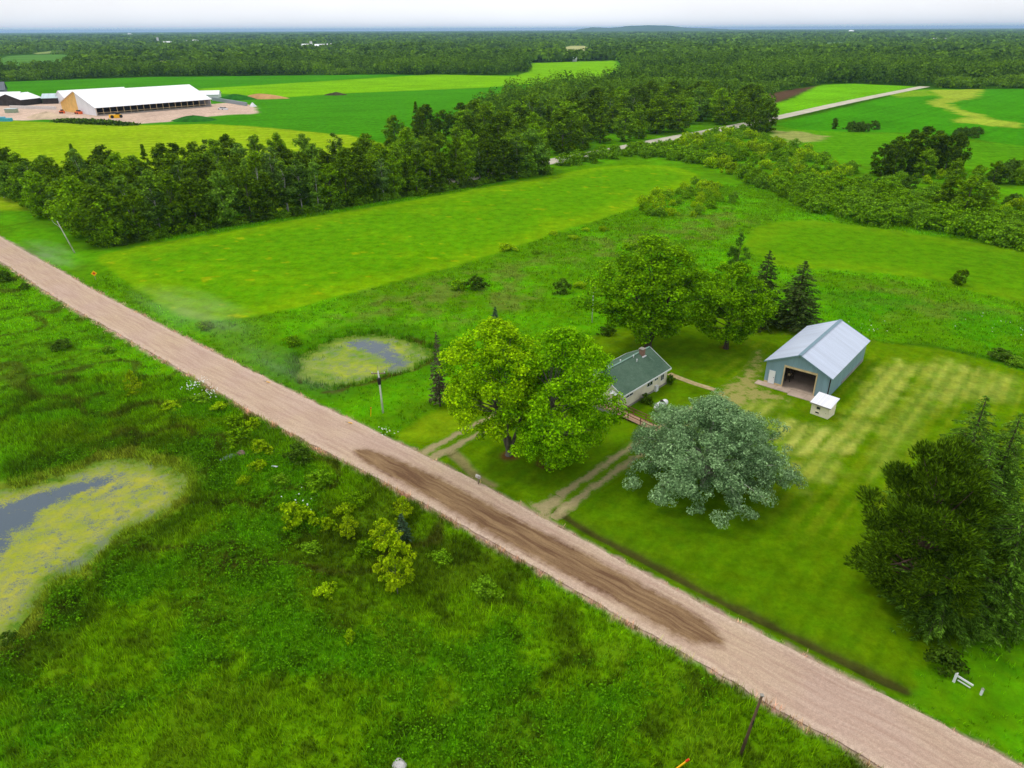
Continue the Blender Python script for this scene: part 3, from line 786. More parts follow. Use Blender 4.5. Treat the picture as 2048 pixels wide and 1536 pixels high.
L_ASPEN = m_leaf('leaf_aspen', (.055, .13, .010), (.11, .21, .02), (.11, .20, .04), objvar=.25, trans=.35)
L_SPRUCE = m_leaf('needle_spruce', (.034, .066, .012), (.078, .125, .024), objvar=.15, trans=.08)
L_SPRUCE_B = m_leaf('needle_spruce_blue', (.038, .085, .04), (.09, .16, .075), objvar=.15, trans=.08)
L_SPRUCE_G = m_leaf('needle_spruce_green', (.045, .115, .008), (.135, .28, .022), objvar=.15, trans=.1)
L_PINE = m_leaf('needle_pine', (.036, .085, .003), (.11, .21, .005), objvar=.1, trans=.1)
L_LARCH = m_leaf('needle_larch', (.07, .075, .035), (.12, .11, .06), objvar=.1, trans=.1)
L_BUSH = m_leaf('leaf_bush', (.11, .27, .003), (.25, .47, .004), (.12, .24, .015), objvar=.25, trans=.42)
L_BUSH_Y = m_leaf('leaf_bush_yellow', (.18, .36, .003), (.40, .56, .005), objvar=.2, trans=.45)
L_BUSH_D = m_leaf('leaf_bush_dark', (.036, .085, .004), (.078, .15, .010), objvar=.25, trans=.2)
L_SAP = m_leaf('leaf_sapling', (.20, .38, .003), (.46, .58, .006), objvar=.12, trans=.42)

proto('maple_big', 1, L_MAPLE, B_GREY, 18, 6.6, 3.8, 240, 36000, .30, prof_round, cl=(.11, .22), lump=.28, r0=.36, nlimb=50, stem=.72, inner=.4, upd=.7, split=True, shift=(-1.2, 0))
proto('maple_wide', 2, L_MAPLE2, B_GREY, 18, 6.8, .9, 260, 38000, .30, prof_round, cl=(.11, .22), lump=.28, r0=.36, nlimb=50, stem=.72, inner=.4, upd=.7, shift=(1.3, 0))
proto('maple_back', 3, L_MAPLE3, B_DARK, 18, 7.8, 2.2, 240, 30000, .36, prof_round, cl=(.11, .22), lump=.26, r0=.42, nlimb=46, stem=.7, inner=.4, upd=.7, split=True)
proto('maple_small', 4, L_MAPLE3, B_DARK, 14, 5.5, 1.6, 130, 15000, .36, prof_round, cl=(.15, .27), lump=.28, r0=.34, nlimb=26, stem=.7)
proto('broadleaf', 5, L_WOOD, B_GREY, 16, 4.6, .3, 80, 3400, .68, prof_col, cl=(.2, .36), lump=.2, r0=.2, nlimb=8)
proto('broadleaf_wide', 6, L_WOOD, B_GREY, 15, 5.4, .3, 85, 3600, .70, prof_round, cl=(.2, .34), lump=.25, r0=.22, nlimb=8)
proto('broadleaf_light', 7, L_WOOD_L, B_GREY, 15, 4.6, .3, 75, 3300, .68, prof_round, cl=(.2, .34), lump=.22, r0=.2, nlimb=8)
proto('aspen', 8, L_ASPEN, B_PALE, 17, 3.4, 3.2, 60, 2100, .62, prof_col, cl=(.24, .42), lump=.25, r0=.17, nlimb=14, stem=.93)
proto('poplar', 9, L_WOOD_L, B_PALE, 18, 3.6, .8, 60, 2300, .66, prof_col, cl=(.22, .4), lump=.2, r0=.17, nlimb=8, stem=.95)
proto_spruce('spruce', 10, L_SPRUCE, B_DARK, 14, 3.4, 24, 1.2, .62, 3.0, .28, .18, .62, asp=.3)
proto_spruce('spruce_tall', 11, L_SPRUCE_G, B_DARK, 16, 5.2, 32, 1.0, .42, 9, .26, .24, .80, .28, .28)
proto_spruce('spruce_green', 12, L_SPRUCE_G, B_DARK, 13, 4.6, 28, .8, .42, 10, .32, .20, .6, .24, .28)
proto_spruce('spruce_blue', 13, L_SPRUCE_B, B_DARK, 4, 1.15, 13, .2, .45, .8, .15, .12, .9, .08)
proto_spruce('spruce_thin', 14, L_LARCH, B_GREY, 11, 1.5, 20, 1.2, .5, .75, .3, .3, .6, .11)
proto('fir', 15, L_WOOD, B_DARK, 15, 3.0, .3, 70, 2200, .6, prof_cone, cl=(.2, .34), lump=.12, r0=.16, nlimb=4)
proto('pine_big', 16, L_PINE, B_RED, 16.5, 4.9, 1.6, 170, 42000, .46, prof_col, asp=.22, cl=(.15, .25), lump=.28, r0=.30, nlimb=60, mode='needle', upd=.8, stem=.85, inner=.25, flat=.75)
proto('pine_small', 17, L_SPRUCE_G, B_RED, 8.5, 2.5, .6, 32, 2600, .42, prof_egg, asp=.3, cl=(.22, .36), lump=.2, r0=.15, nlimb=8, mode='needle', upd=.6)
proto('shrub', 20, L_BUSH, B_GREY, 3, 2.2, .05, 42, 1400, .34, prof_dome, cl=(.2, .36), lump=.25, r0=0)
proto('shrub_yellow', 21, L_BUSH_Y, B_GREY, 2.4, 2.0, .05, 40, 1100, .32, prof_dome, cl=(.16, .3), lump=.3, r0=0, inner=.3)
proto('shrub_dark', 22, L_BUSH_D, B_GREY, 2.6, 2.0, .05, 36, 1300, .30, prof_dome, cl=(.2, .36), lump=.25, r0=0)
proto('willow_bush', 23, L_BUSH, B_GREY, 4.5, 3.0, .05, 60, 2200, .40, prof_dome, cl=(.18, .32), lump=.22, r0=0)
proto('sapling', 24, L_SAP, B_GREY, 6, 2.1, .3, 64, 3000, .30, prof_egg, cl=(.14, .28), lump=.35, r0=.05, nlimb=16, stem=.85, inner=.3)
proto('low_plant', 25, L_BUSH_Y, B_GREY, 1.0, 1.0, .02, 16, 260, .24, prof_dome, cl=(.2, .4), lump=.3, r0=0, inner=.2)

# silver-leaved tree by the road: wide dome with pale limbs reaching out
def silver():
    rng = np.random.default_rng(31); h, rx = 11.0, 9.6
    c, rc = clumps(rng, rx*.98, 1.0, h, 560, lambda t: np.clip(1-t**1.6, 0, 1)**.58, .26, (.05, .115), .08)
    # drooping outer arms, clump strung along each
    arms = []
    mb = MB(); mb.tube([(0, 0, -.2), (0, 0, .4), (.1, 0, 1.6), (.2, .1, 3.4), (.1, .1, 6.2), (0, 0, 8.8)], [.55, .42, .36, .28, .18, .06], 9)
    for k in range(26):
        a = 2*PI*k/26+rng.normal()*.1; el = rng.uniform(-.02, .95); R = rx*rng.uniform(.75, 1.08)
        e = np.array([math.cos(a)*math.cos(el)*R, math.sin(a)*math.cos(el)*R, 1.0+math.sin(el)*h*.82])
        b = np.array([.1, .05, rng.uniform(1.2, 3.0)]); m = b*.45+e*.55; m[2] += rng.uniform(.3, 1.2)
        mb.tube([b, (b+m)/2+[0, 0, .4], m, e], [.13, .09, .055, .015], 5, False)
        for u in np.linspace(.45, 1.0, 7):
            q = (m*(1-(u-.45)/.55)+e*(u-.45)/.55) if u > .45 else m
            arms.append(q+rng.normal(size=3)*.45)
    c2 = np.array(arms); c2[:, 2] = np.maximum(c2[:, 2], .7); rc2 = rng.uniform(.5, 1.05, len(c2))
    c = np.vstack([c, c2]); rc = np.concatenate([rc, rc2])
    V, Fq, tint = crown_leaves(rng, c, rc, 74000, .27, .45, .8, .55, 'leaf', 3.0)
    PROTO['silver'] = (mb.me('silver_trunk', B_PALE, smooth=True), mesh_np('silver_crown', V, Fq, L_SILVER, {'tint': tint}), h, rx)
silver()

# ------------------------------------------------------------------ yard trees
def base_h(px, py, ytop):
    b = P(px, py); return b, hgt(b, ytop)
for kind, name, px, py, yt, w, rz, label in [
    ('maple_big', 'maple_tree', 1018, 910, 642, 6.7, 0.0, 'big bright yellow-green maple with forked trunk, nearest the mailbox'),
    ('maple_wide', 'maple_tree', 1099, 928, 656, 7.0, 0.0, 'big green maple with drooping branches, directly in front of the green-roofed house'),
    ('maple_back', 'maple_tree', 1296, 694, 476, 9.8, 2.0, 'large spreading maple behind the green-roofed house'),
    ('maple_small', 'maple_tree', 1452, 697, 526, 6.0, .5, 'smaller dark green maple on the lawn between the large maple and the spruces'),
    ('silver', 'silver_poplar', 1408, 972, 802, 9.9, .3, 'wide silver-leaved tree on the lawn beside the gravel road'),
    ('spruce', 'spruce_tree', 1541, 652, 500, 3.7, 0, 'dark spruce behind the barn, the left one of the pair'),
    ('spruce', 'spruce_tree', 1612, 657, 520, 4.6, 2.2, 'broad dark spruce right behind the left edge of the barn roof'),
    ('pine_small', 'pine_tree', 1473, 546, 468, 2.6, 0, 'bushy dark pine behind the large maple at the edge of the right field'),
    ('spruce_blue', 'spruce_tree', 990, 652, 614, 1.15, 0, 'small blue-green spruce peeping out above the bright yellow-green maple'),
    ('spruce_thin', 'spruce_tree', 872, 812, 664, 1.55, 0, 'thin brownish spruce with bare lower trunk beside the small pond'),
    ('pine_big', 'pine_tree', 1812, 1200, 896, 6.2, .8, 'large dark pine with bare reddish limbs at the right side of the lawn'),
    ('spruce_tall', 'spruce_tree', 1976, 1045, 788, 5.6, .2, 'tall dark green spruce rising highest behind the large pine'),
    ('spruce_tall', 'spruce_tree', 2045, 1050, 822, 5.2, 1.7, 'tall spruce cut by the right picture edge, top just below its taller neighbour'),
    ('spruce_tall', 'spruce_tree', 1990, 1180, 880, 5.2, 2.9, 'dense green spruce in the middle of the right-hand group of conifers'),
    ('spruce_green', 'spruce_tree', 1950, 1242, 1030, 4.8, 1.1, 'lighter green spruce with drooping branches in front of the right-hand conifers'),
    ('spruce_green', 'spruce_tree', 2070, 1235, 985, 4.6, 2.0, 'green spruce at the right picture edge behind the weedy corner'),
]:
    b, h = base_h(px, py, yt)
    if 'spruce' in kind:                                     # px is where the tip shows: step the base until it does
        bx = px
        for _ in range(12):
            b, h = base_h(bx, py, yt); bx += (px-proj(b[0], b[1], h)[0])*.8
    plant(kind, name, label, 'tree', b, h, w, rz=rz)
bush('shrub_dark', 'dark green bush against the long cream wall of the house', P(1292, 805), 1.5, 1.15)
bush('shrub_dark', 'small dark bush at the far right corner of the house', P(1340, 768), 1.7, .75)
bush('shrub_dark', 'low green bush at the foot of the right-hand conifers beside the white gate rail', P(1885, 1335), 2.2, 1.7)
bush('shrub_dark', 'dark young bush between the thin brownish spruce and the bright maple', P(905, 800), 2.2, 1.1)
bush('shrub_dark', 'dark low bush under the left edge of the large maple behind the house', P(1215, 668), 1.6, 1.6)

# ------------------------------------------------------------------ treeline beyond the strip field
def scatter(poly, n, dmin, rng, tries=40):
    poly = np.array(poly); lo, hi = poly.min(0), poly.max(0); out = []
    for _ in range(n*tries):
        p = lo+rng.random(2)*(hi-lo)
        if poly_sdf(p[:1], p[1:], poly)[0] > -.5: continue
        if all((p[0]-q[0])**2+(p[1]-q[1])**2 > dmin*dmin for q in out): out.append(p)
        if len(out) >= n: break
    return out
ORD = ['first', 'second', 'third', 'fourth', 'fifth', 'sixth', 'seventh', 'eighth', 'ninth', 'tenth', 'eleventh', 'twelfth', 'thirteenth', 'fourteenth', 'fifteenth', 'sixteenth', 'seventeenth', 'eighteenth', 'nineteenth', 'twentieth']
LOOK = {'broadleaf': 'tall dark broadleaf tree', 'broadleaf_wide': 'broad dark round tree', 'broadleaf_light': 'lighter green round tree', 'aspen': 'slender grey-green aspen with pale trunk', 'poplar': 'narrow dark poplar', 'fir': 'dark pointed conifer'}
KNAME = {'broadleaf': 'broadleaf_tree', 'broadleaf_wide': 'broadleaf_tree', 'broadleaf_light': 'broadleaf_tree', 'aspen': 'aspen_tree', 'poplar': 'poplar_tree', 'fir': 'conifer_tree'}
WID = {'broadleaf': .33, 'broadleaf_wide': .42, 'broadleaf_light': .37, 'aspen': .25, 'poplar': .25, 'fir': .23}
rg = np.random.default_rng(5)
T0, T1, T4 = P(-30, 388), P(205, 497), P(1108, 347)
fu = (T4-T1)/np.linalg.norm(T4-T1); fn = np.array([-fu[1], fu[0]]); L = np.linalg.norm(T4-T1)
front = []
s = 2.0; i = 0
kinds_front = ['broadleaf_wide', 'broadleaf', 'aspen', 'broadleaf', 'broadleaf_wide', 'broadleaf_light', 'broadleaf', 'broadleaf_wide', 'aspen', 'aspen', 'poplar', 'broadleaf', 'broadleaf_wide', 'broadleaf', 'aspen', 'broadleaf', 'fir', 'broadleaf', 'poplar', 'broadleaf_wide']
while s < L-1:
    k = kinds_front[i % len(kinds_front)] if i < len(kinds_front) else rg.choice(['broadleaf', 'broadleaf_wide', 'fir', 'aspen', 'poplar', 'broadleaf'], p=[.36, .28, .05, .13, .08, .1])
    h = {'broadleaf': 13.8, 'broadleaf_wide': 13.5, 'broadleaf_light': 13.8, 'aspen': 14, 'poplar': 14, 'fir': 12.5}[k]*rg.uniform(.86, 1.1)*(1-.08*s/L)
    front.append((T1+fu*s+fn*rg.uniform(2.4, 4.6), k, h))
    s += h*WID[k]*rg.uniform(1.05, 1.3)+.5; i += 1
nf = len(front); cnt = {}
for j, (p, k, h) in enumerate(front):
    w = ORD[j] if j < 20 else None
    if w: lab = f'{LOOK[k]}, {w} in the treeline front row from its road end'
    elif nf-1-j < 20: lab = f'{LOOK[k]}, {ORD[nf-1-j]} in the treeline front row from its far end'
    else: lab = f'{LOOK[k]} midway along the front row of the long treeline'
    plant(k, KNAME[k], lab, 'tree', p, h, h*WID[k]*rg.uniform(.9, 1.15), 'trees in the front row of the long treeline')
Wd = lambda q: 70*(1-q)**.8+16
back = [T1+fu*(L*q)+fn*(7.5) for q in np.linspace(.02, 1, 12)]+[T1+fu*(L*q)+fn*(Wd(q)) for q in np.linspace(1, 0, 12)]+[T0+(T0-T1)*.15, T0+np.array([8., 0.])]
BACKPOLY = np.array(back)
for p in scatter(BACKPOLY, 122, 7.2, rg):
    k = rg.choice(['broadleaf', 'broadleaf_wide', 'broadleaf_light', 'aspen', 'poplar', 'fir'], p=[.36, .22, .18, .14, .08, .02])
    h = {'broadleaf': 14.8, 'broadleaf_wide': 14.2, 'broadleaf_light': 14.5, 'aspen': 15.2, 'poplar': 15.5, 'fir': 14}[k]*rg.uniform(.82, 1.14)
    plant(k, KNAME[k], f'{LOOK[k]} standing inside the long treeline behind its front row', 'tree', p, h, h*WID[k]*rg.uniform(.85, 1.1), f'{LOOK[k]}s inside the long treeline')
# the end of the treeline that faces the road
E0, E1 = T1, T0
for j in range(14):
    q = (j+.5)/14; p = E0*(1-q)+E1*q+np.array([2.5, 2.0])+rg.normal(size=2)*1.2
    k = ['broadleaf', 'aspen', 'broadleaf_wide', 'poplar', 'broadleaf_light', 'aspen', 'broadleaf'][j % 7]
    h = 13*rg.uniform(.85, 1.15)
    plant(k, KNAME[k], f'{LOOK[k]}, {ORD[j]} along the short road end of the treeline', 'tree', p, h, h*WID[k], 'trees on the road end of the treeline')
for j in range(46):
    s = (j+.5)/46*L; p = T1+fu*s+fn*rg.uniform(.6, 2.2)
    bush(rg.choice(['shrub_dark', 'shrub', 'willow_bush']), 'low bush in the fringe at the foot of the long treeline', p, rg.uniform(1.6, 3.4), rg.uniform(1.6, 2.6), 'bushes at the foot of the long treeline')
# birch snag and bare stems before the treeline
def snag(px, py, yt, lean, label):
    b, h = base_h(px, py, yt); t = thing('birch_snag', label, 'dead tree', (b[0], b[1], 0), 0)
    m = MB(); m.tube([(0, 0, -.2), (lean*.5, 0, h*.5), (lean, .1, h)], [.17, .13, .08], 7); m.obj('trunk', B_PALE, t, smooth=True)
    m = MB(); m.tube([(lean*.8, 0, h*.8), (lean-.9, .2, h*.93), (lean-1.2, .2, h*1.02)], [.06, .045, .02], 5); m.obj('branch', B_PALE, t)
snag(150, 506, 442, -2.2, 'broken leaning white birch stem before the corner of the treeline')

# ------------------------------------------------------------------ second wood, beyond the far road
W2 = PP([(776, 288), (830, 302), (900, 310), (960, 316), (1090, 316), (1235, 286), (1310, 272), (1420, 254), (1500, 241), (1530, 234), (1520, 222), (1450, 214), (1350, 216), (1240, 224), (1100, 240), (960, 260), (840, 270), (786, 272)])
w2 = sorted(scatter(W2, 104, 9.2, rg), key=lambda p: p[0]/p[1])
for j, p in enumerate(w2):
    px, py = proj(p[0], p[1], 0)
    if px < 900: k = rg.choice(['fir', 'broadleaf', 'poplar', 'broadleaf_wide'], p=[.4, .3, .15, .15])
    else: k = rg.choice(['broadleaf', 'broadleaf_wide', 'broadleaf_light', 'aspen', 'fir'], p=[.36, .24, .24, .08, .08])
    h = (15 if px < 900 else 15.5)*rg.uniform(.8, 1.2)
    side = 'left end' if px < 880 else 'middle' if px < 1250 else 'right end'
    plant(k, KNAME[k], f'{LOOK[k]} at the {side} of the far-road wood', 'tree', p, h, h*WID[k]*1.1*rg.uniform(.9, 1.2), f'{LOOK[k]}s at the {side} of the wood beyond the far road')
b, h = base_h(1062, 352, 258)
plant('broadleaf_light', 'broadleaf_tree', 'big bright round tree at the far end of the treeline beside the far road', 'tree', b, h, h*.36)
for j, (px, py, yt) in enumerate([(1505, 262, 196), (1532, 264, 200), (1518, 266, 210)]):
    b, h = base_h(px, py, yt)
    plant('broadleaf', 'broadleaf_tree', ['left tree of the dark clump where the far road reappears', 'right tree of the dark clump where the far road reappears', 'front tree of the dark clump where the far road reappears'][j], 'tree', b, h, h*.34)
for j, (px, py, yt) in enumerate([(1760, 352, 290), (1785, 350, 276), (1812, 345, 262), (1838, 348, 256), (1862, 345, 264), (1888, 348, 272), (1905, 340, 268), (1845, 355, 300)]):
    b, h = base_h(px, py, yt)
    plant(rg.choice(['broadleaf_wide', 'broadleaf']), 'broadleaf_tree', f'dark round tree, {ORD[j]} from the left in the clump beside the right fields', 'tree', b, h*1.02, h*.4, 'trees in the dark clump beside the right fields')
for j, (px, py, yt, k) in enumerate([(1885, 430, 360, 'broadleaf_wide'), (1925, 438, 352, 'broadleaf'), (1960, 436, 366, 'broadleaf_wide'), (1905, 372, 316, 'broadleaf_light'), (1950, 376, 330, 'broadleaf'), (1985, 368, 322, 'broadleaf'), (1668, 258, 236, 'broadleaf')]):
    b, h = base_h(px, py, yt)
    lab = ['broad dark tree at the left of the group standing in the willow thicket', 'tallest dark tree of the group standing in the willow thicket', 'round dark tree at the right of the group standing in the willow thicket', 'lighter round tree just behind the group in the willow thicket', 'dark bushy tree second behind the group in the willow thicket', 'dark tree farthest right behind the willow thicket', 'small lone tree on the ditch between the two green right fields'][j]
    plant(k, 'broadleaf_tree', lab, 'tree', b, h, h*.4)

# ------------------------------------------------------------------ bushes and thickets
def thicket(px, n, dmin, kinds, hh, label, group, seed):
    r2 = np.random.default_rng(seed)
    for p in scatter(PP(px), n, dmin, r2):
        k = r2.choice(kinds); h = r2.uniform(*hh)
        bush(k, label, p, h, h*r2.uniform(.62, .95), group)
thicket([(1262, 420), (1290, 392), (1350, 378), (1400, 362), (1440, 372), (1455, 400), (1420, 432), (1330, 440), (1275, 432)], 42, 2.9, ['shrub_yellow', 'shrub_yellow', 'shrub'], (1.8, 3.0), 'yellow-green shrub in the patch at the tip of the strip field', 'yellow-green shrubs at the tip of the strip field', 1)
thicket([(1110, 338), (1240, 318), (1330, 318), (1400, 332), (1410, 320), (1320, 298), (1240, 302), (1130, 325)], 34, 4.2, ['willow_bush', 'shrub'], (3, 5.4), 'mid green bush in the row behind the strip field', 'bushes in the row behind the strip field', 2)
thicket([(1300, 300), (1420, 268), (1500, 262), (1545, 285), (1640, 305), (1710, 340), (1690, 372), (1610, 380), (1540, 378), (1480, 350), (1410, 345), (1390, 322)], 125, 4.1, ['shrub_yellow', 'shrub', 'shrub_yellow', 'willow_bush'], (2.6, 4.8), 'round yellow-green or mid green bush in the wet thicket by the far road', 'bushes in the wet thicket by the far road', 3)
thicket([(1560, 392), (1620, 385), (1720, 372), (1800, 392), (1870, 420), (1960, 440), (2048, 450), (2100, 470), (2100, 505), (2048, 500), (1900, 470), (1760, 452), (1660, 432), (1580, 412)], 88, 4.1, ['willow_bush', 'willow_bush', 'shrub'], (3.6, 5.8), 'dark green willow bush in the dense band behind the right field', 'willow bushes in the dense band behind the right field', 4)
thicket([(1480, 352), (1560, 372), (1640, 380), (1700, 375), (1640, 392), (1560, 388), (1500, 372)], 26, 4.2, ['willow_bush', 'shrub'], (3.8, 5.6), 'large green bush in the middle of the wet thicket', 'large bushes in the middle of the wet thicket', 5)
thicket([(1720, 362), (1860, 352), (2048, 400), (2048, 425), (1950, 415), (1800, 392)], 18, 6, ['shrub_yellow', 'shrub', 'shrub_dark'], (2, 4), 'scattered bush in the grassy gap of the willow thicket', 'scattered bushes in the grassy gap of the willow thicket', 6)
thicket([(1690, 258), (1720, 252), (1752, 255), (1748, 264), (1700, 265)], 8, 3.5, ['shrub_dark'], (3, 4.5), 'dark bush in the low row between the right fields', 'bushes in the row between the right fields', 7)
thicket([(1905, 270), (1935, 264), (1960, 268), (1952, 276), (1915, 278)], 7, 3.5, ['shrub_dark'], (3, 4.5), 'dark bush at the right end of the ditch between the right fields', 'bushes at the right end of the ditch', 8)
thicket([(1980, 345), (2048, 342), (2090, 352), (2090, 375), (2000, 372)], 12, 4.2, ['shrub_dark', 'willow_bush'], (3.5, 6), 'dark bush at the right picture edge above the willow band', 'dark bushes at the right picture edge', 9)
thicket([(2000, 420), (2048, 400), (2110, 420), (2110, 445), (2010, 440)], 8, 4.2, ['shrub_yellow', 'shrub'], (2.5, 4), 'yellow-green bush at the right end of the willow band', 'yellow-green bushes at the right end of the willow band', 10)
for px, py, h, w, k, lab in [
    (1012, 500, 1.6, 2.6, 'shrub_yellow', 'low spreading bush beside the lower edge of the strip field'),
    (1125, 585, 3.0, 2.0, 'shrub_dark', 'round dark bush in the meadow left of the thin grey pole'),
    (1160, 575, 1.4, 1.6, 'shrub_yellow', 'small yellow-green bush beside the round dark bush'),
    (952, 578, 2.8, 2.6, 'shrub_dark', 'dark ragged bush in the reedy patch above the small pond'),
    (915, 578, 2.0, 2.0, 'shrub', 'dull green bush left of the dark ragged bush in the reeds'),
    (1206, 462, 1.5, 1.4, 'shrub_yellow', 'small round bush between strip field and reedy patch'),
    (1172, 462, 1.0, 1.6, 'shrub_yellow', 'flat yellowish bush left of the small round bush'),
    (1146, 478, 1.0, 1.7, 'shrub_yellow', 'flat bush nearest the strip field edge'),
    (1105, 468, .9, 1.6, 'shrub_yellow', 'flat bush touching the strip field edge'),
    (1072, 506, 1.0, 1.6, 'shrub', 'small low bush in the meadow below the flat bushes'),
    (1465, 405, 3.6, 1.9, 'willow_bush', 'dark green upright bush right of the yellow-green shrub patch'),
    (12, 560, 2.6, 1.7, 'shrub_dark', 'dark bush at the left picture edge under the gravel road'),
    (50, 575, 1.5, 1.2, 'shrub_dark', 'small dark bush just right of the one at the left edge'),
    (125, 695, 1.7, 1.8, 'shrub_dark', 'dull dark bush in the left meadow far below the road'),
    (598, 918, 2.6, 1.55, 'shrub_dark', 'round dark bush close to the road edge in the left meadow'),
    (640, 968, 2.0, 1.9, 'shrub', 'dull green bush in the left meadow below the round dark bush'),
    (712, 1005, 1.7, 1.5, 'shrub', 'round green bush in the left meadow near the middle of the road'),
    (590, 1045, 2.6, 2.1, 'shrub_yellow', 'yellow-tipped bush farthest left among the meadow saplings'),
    (655, 1055, 1.5, 1.1, 'shrub_yellow', 'small yellow bush between the yellow-tipped bush and the saplings'),
    (735, 1110, 1.8, 1.4, 'shrub', 'green bush left of the tall yellow sapling'),
    (972, 1182, 1.5, 1.5, 'shrub', 'low rounded bush in the meadow right of the tall yellow sapling'),
    (18, 1282, 1.3, .9, 'shrub_dark', 'dark tuft at the left picture edge below the large pond'),
    (700, 1278, 1.3, .6, 'shrub_yellow', 'little yellow seedling in the near meadow'),
    (488, 968, 1.4, 1.0, 'shrub_yellow', 'yellow-green bush right of the large pond'),
    (480, 880, 2.0, 2.0, 'shrub', 'green bush between the large pond and the road'),
    (400, 800, 1.4, 1.8, 'shrub', 'green bush at the road edge beside the white flowers'),
    (520, 900, 1.6, 1.6, 'shrub_yellow', 'light green bush beside the puddle'),
    (410, 655, 1.4, 1.7, 'shrub', 'low bush between gravel road and strip field'),
    (585, 690, 1.8, 1.6, 'shrub', 'green bush at the left rim of the small pond'),
    (2000, 715, 1.5, 2.6, 'shrub_dark', 'dark low bush behind the mown lawn at the right edge'),
    (2035, 728, 1.3, 2.0, 'shrub', 'green low bush at the right picture edge behind the lawn'),
    (440, 815, 1.3, 1.5, 'shrub_yellow', 'pale green bush just below the green bush beside the white flowers'),
    (468, 845, 1.6, 1.6, 'shrub', 'green bush midway between the white flowers and the puddle'),
    (505, 850, 1.5, 1.4, 'shrub_yellow', 'yellow-green bush close to the road above the puddle'),
    (520, 935, 1.2, 1.3, 'shrub_yellow', 'low yellow bush just below the puddle'),
    (560, 965, 1.3, 1.2, 'shrub', 'small green bush left of the white pipe'),
    (690, 1030, 1.6, 1.3, 'shrub_yellow', 'light bush between the two saplings and the green bush'),
    (340, 815, 1.0, 1.8, 'shrub_yellow', 'low yellow-green bush far left of the white flowers'),
    (215, 700, 1.2, 1.5, 'shrub', 'small bush below the road left of the lone sapling'),
    (650, 1190, 1.2, 1.3, 'shrub_yellow', 'low yellowish bush below and left of the tall sapling'),
    (620, 1100, 1.0, 1.2, 'shrub', 'low green bush below the yellow-tipped bush'),
    (880, 1120, 1.2, 1.3, 'shrub', 'low bush between the tall sapling and the road'),
]:
    bush(k, lab, P(px, py), h, w)
b = P(1908, 568)
plant('broadleaf', 'young_tree', 'small dark leaning tree standing alone in the right field', 'tree', b, 3.6, 1.5, lean=(0, .5))
for px, py, yt, w, lab in [(795, 1185, 1052, 1.75, 'tall yellow-green sapling, biggest of the group in the near meadow'),
                           (772, 1100, 1030, 1.5, 'yellow-green sapling just behind the tallest meadow sapling'),
                           (700, 1075, 1028, 1.0, 'thin yellow sapling left of the tallest meadow sapling'),
                           (806, 1030, 985, 1.1, 'bright sapling near the road edge behind the meadow group'),
                           (270, 790, 738, 1.2, 'yellow-green sapling alone in the left meadow above the large pond')]:
    b, h = base_h(px, py, yt)
    plant('sapling', 'sapling', lab, 'tree', b, h, w)
b, h = base_h(806, 1078, 1022)
plant('spruce_blue', 'spruce_tree', 'small dark blue-green spruce behind the tallest meadow sapling', 'tree', b, h*.95, 1.1)

set_bushes()
# ------------------------------------------------------------------ far woods: one mass reaching to the horizon
CLEARINGS = [   # open fields between the far woods: outline in the photo, colour, label
    ([(1112, 100), (1130, 92), (1180, 92), (1184, 99)], (186, 188, 120), 'pale tan field in a clearing of the far forest'),
    ([(370, 84.5), (480, 80.5), (520, 81.5), (400, 86)], (176, 186, 120), 'thin pale field by the distant farm with the tall silo'),
    ([(0, 92), (70, 89), (70, 91), (0, 95)], (170, 186, 120), 'thin pale field at the left edge of the far forest'),
    ([(590, 92), (668, 86), (672, 92), (600, 97)], (176, 184, 130), 'pale field round the second distant farm'),
    ([(0, 114), (60, 110), (145, 109), (150, 116), (60, 122), (0, 121)], (84, 140, 30), 'light green clearing at the left of the far forest'),
    ([(310, 123), (345, 121), (348, 126), (318, 128)], (150, 170, 70), 'small yellowish clearing above the big white barn'),
    ([(60, 99), (190, 96), (200, 98.5), (80, 102)], (150, 172, 90), 'thin pale field left of the middle of the far forest'),
    ([(700, 92), (800, 89), (810, 91), (720, 95)], (140, 166, 90), 'thin pale field in the middle of the far forest'),
    ([(1500, 81), (1600, 79), (1610, 80.5), (1510, 83)], (150, 172, 110), 'thin pale field below the right half of the horizon'),
    ([(1930, 95), (2010, 92), (2020, 95), (1940, 98)], (104, 148, 60), 'thin green clearing at the right edge of the far forest'),
    ([(1400, 92), (1425, 90), (1430, 94), (1404, 95)], (150, 170, 90), 'tiny pale clearing in the right part of the far forest'),
    ([(1640, 86), (1690, 84), (1694, 88), (1650, 90)], (110, 150, 70), 'thin green clearing far out on the right'),
    ([(200, 103), (290, 100), (330, 104), (240, 108)], (84, 136, 40), 'thin green clearing below the distant farm with the tall silo'),
    ([(820, 80), (930, 77.5), (960, 79), (850, 82)], (120, 156, 90), 'thin pale field near the middle of the horizon'),
    ([(1760, 76), (1880, 74), (1890, 76), (1770, 78.5)], (130, 160, 110), 'thin pale field near the right of the horizon'),
]
def _open(pts):
    # trees on the near side hide the first part of a clearing: let it reach that much nearer
    ym = sum(p[1] for p in pts)/len(pts)
    return [(a, b if b <= ym else b+14*F/np.hypot(*P(a, b))) for a, b in pts]
CLEARINGS = [(_open(a), b, c) for a, b, c in CLEARINGS]
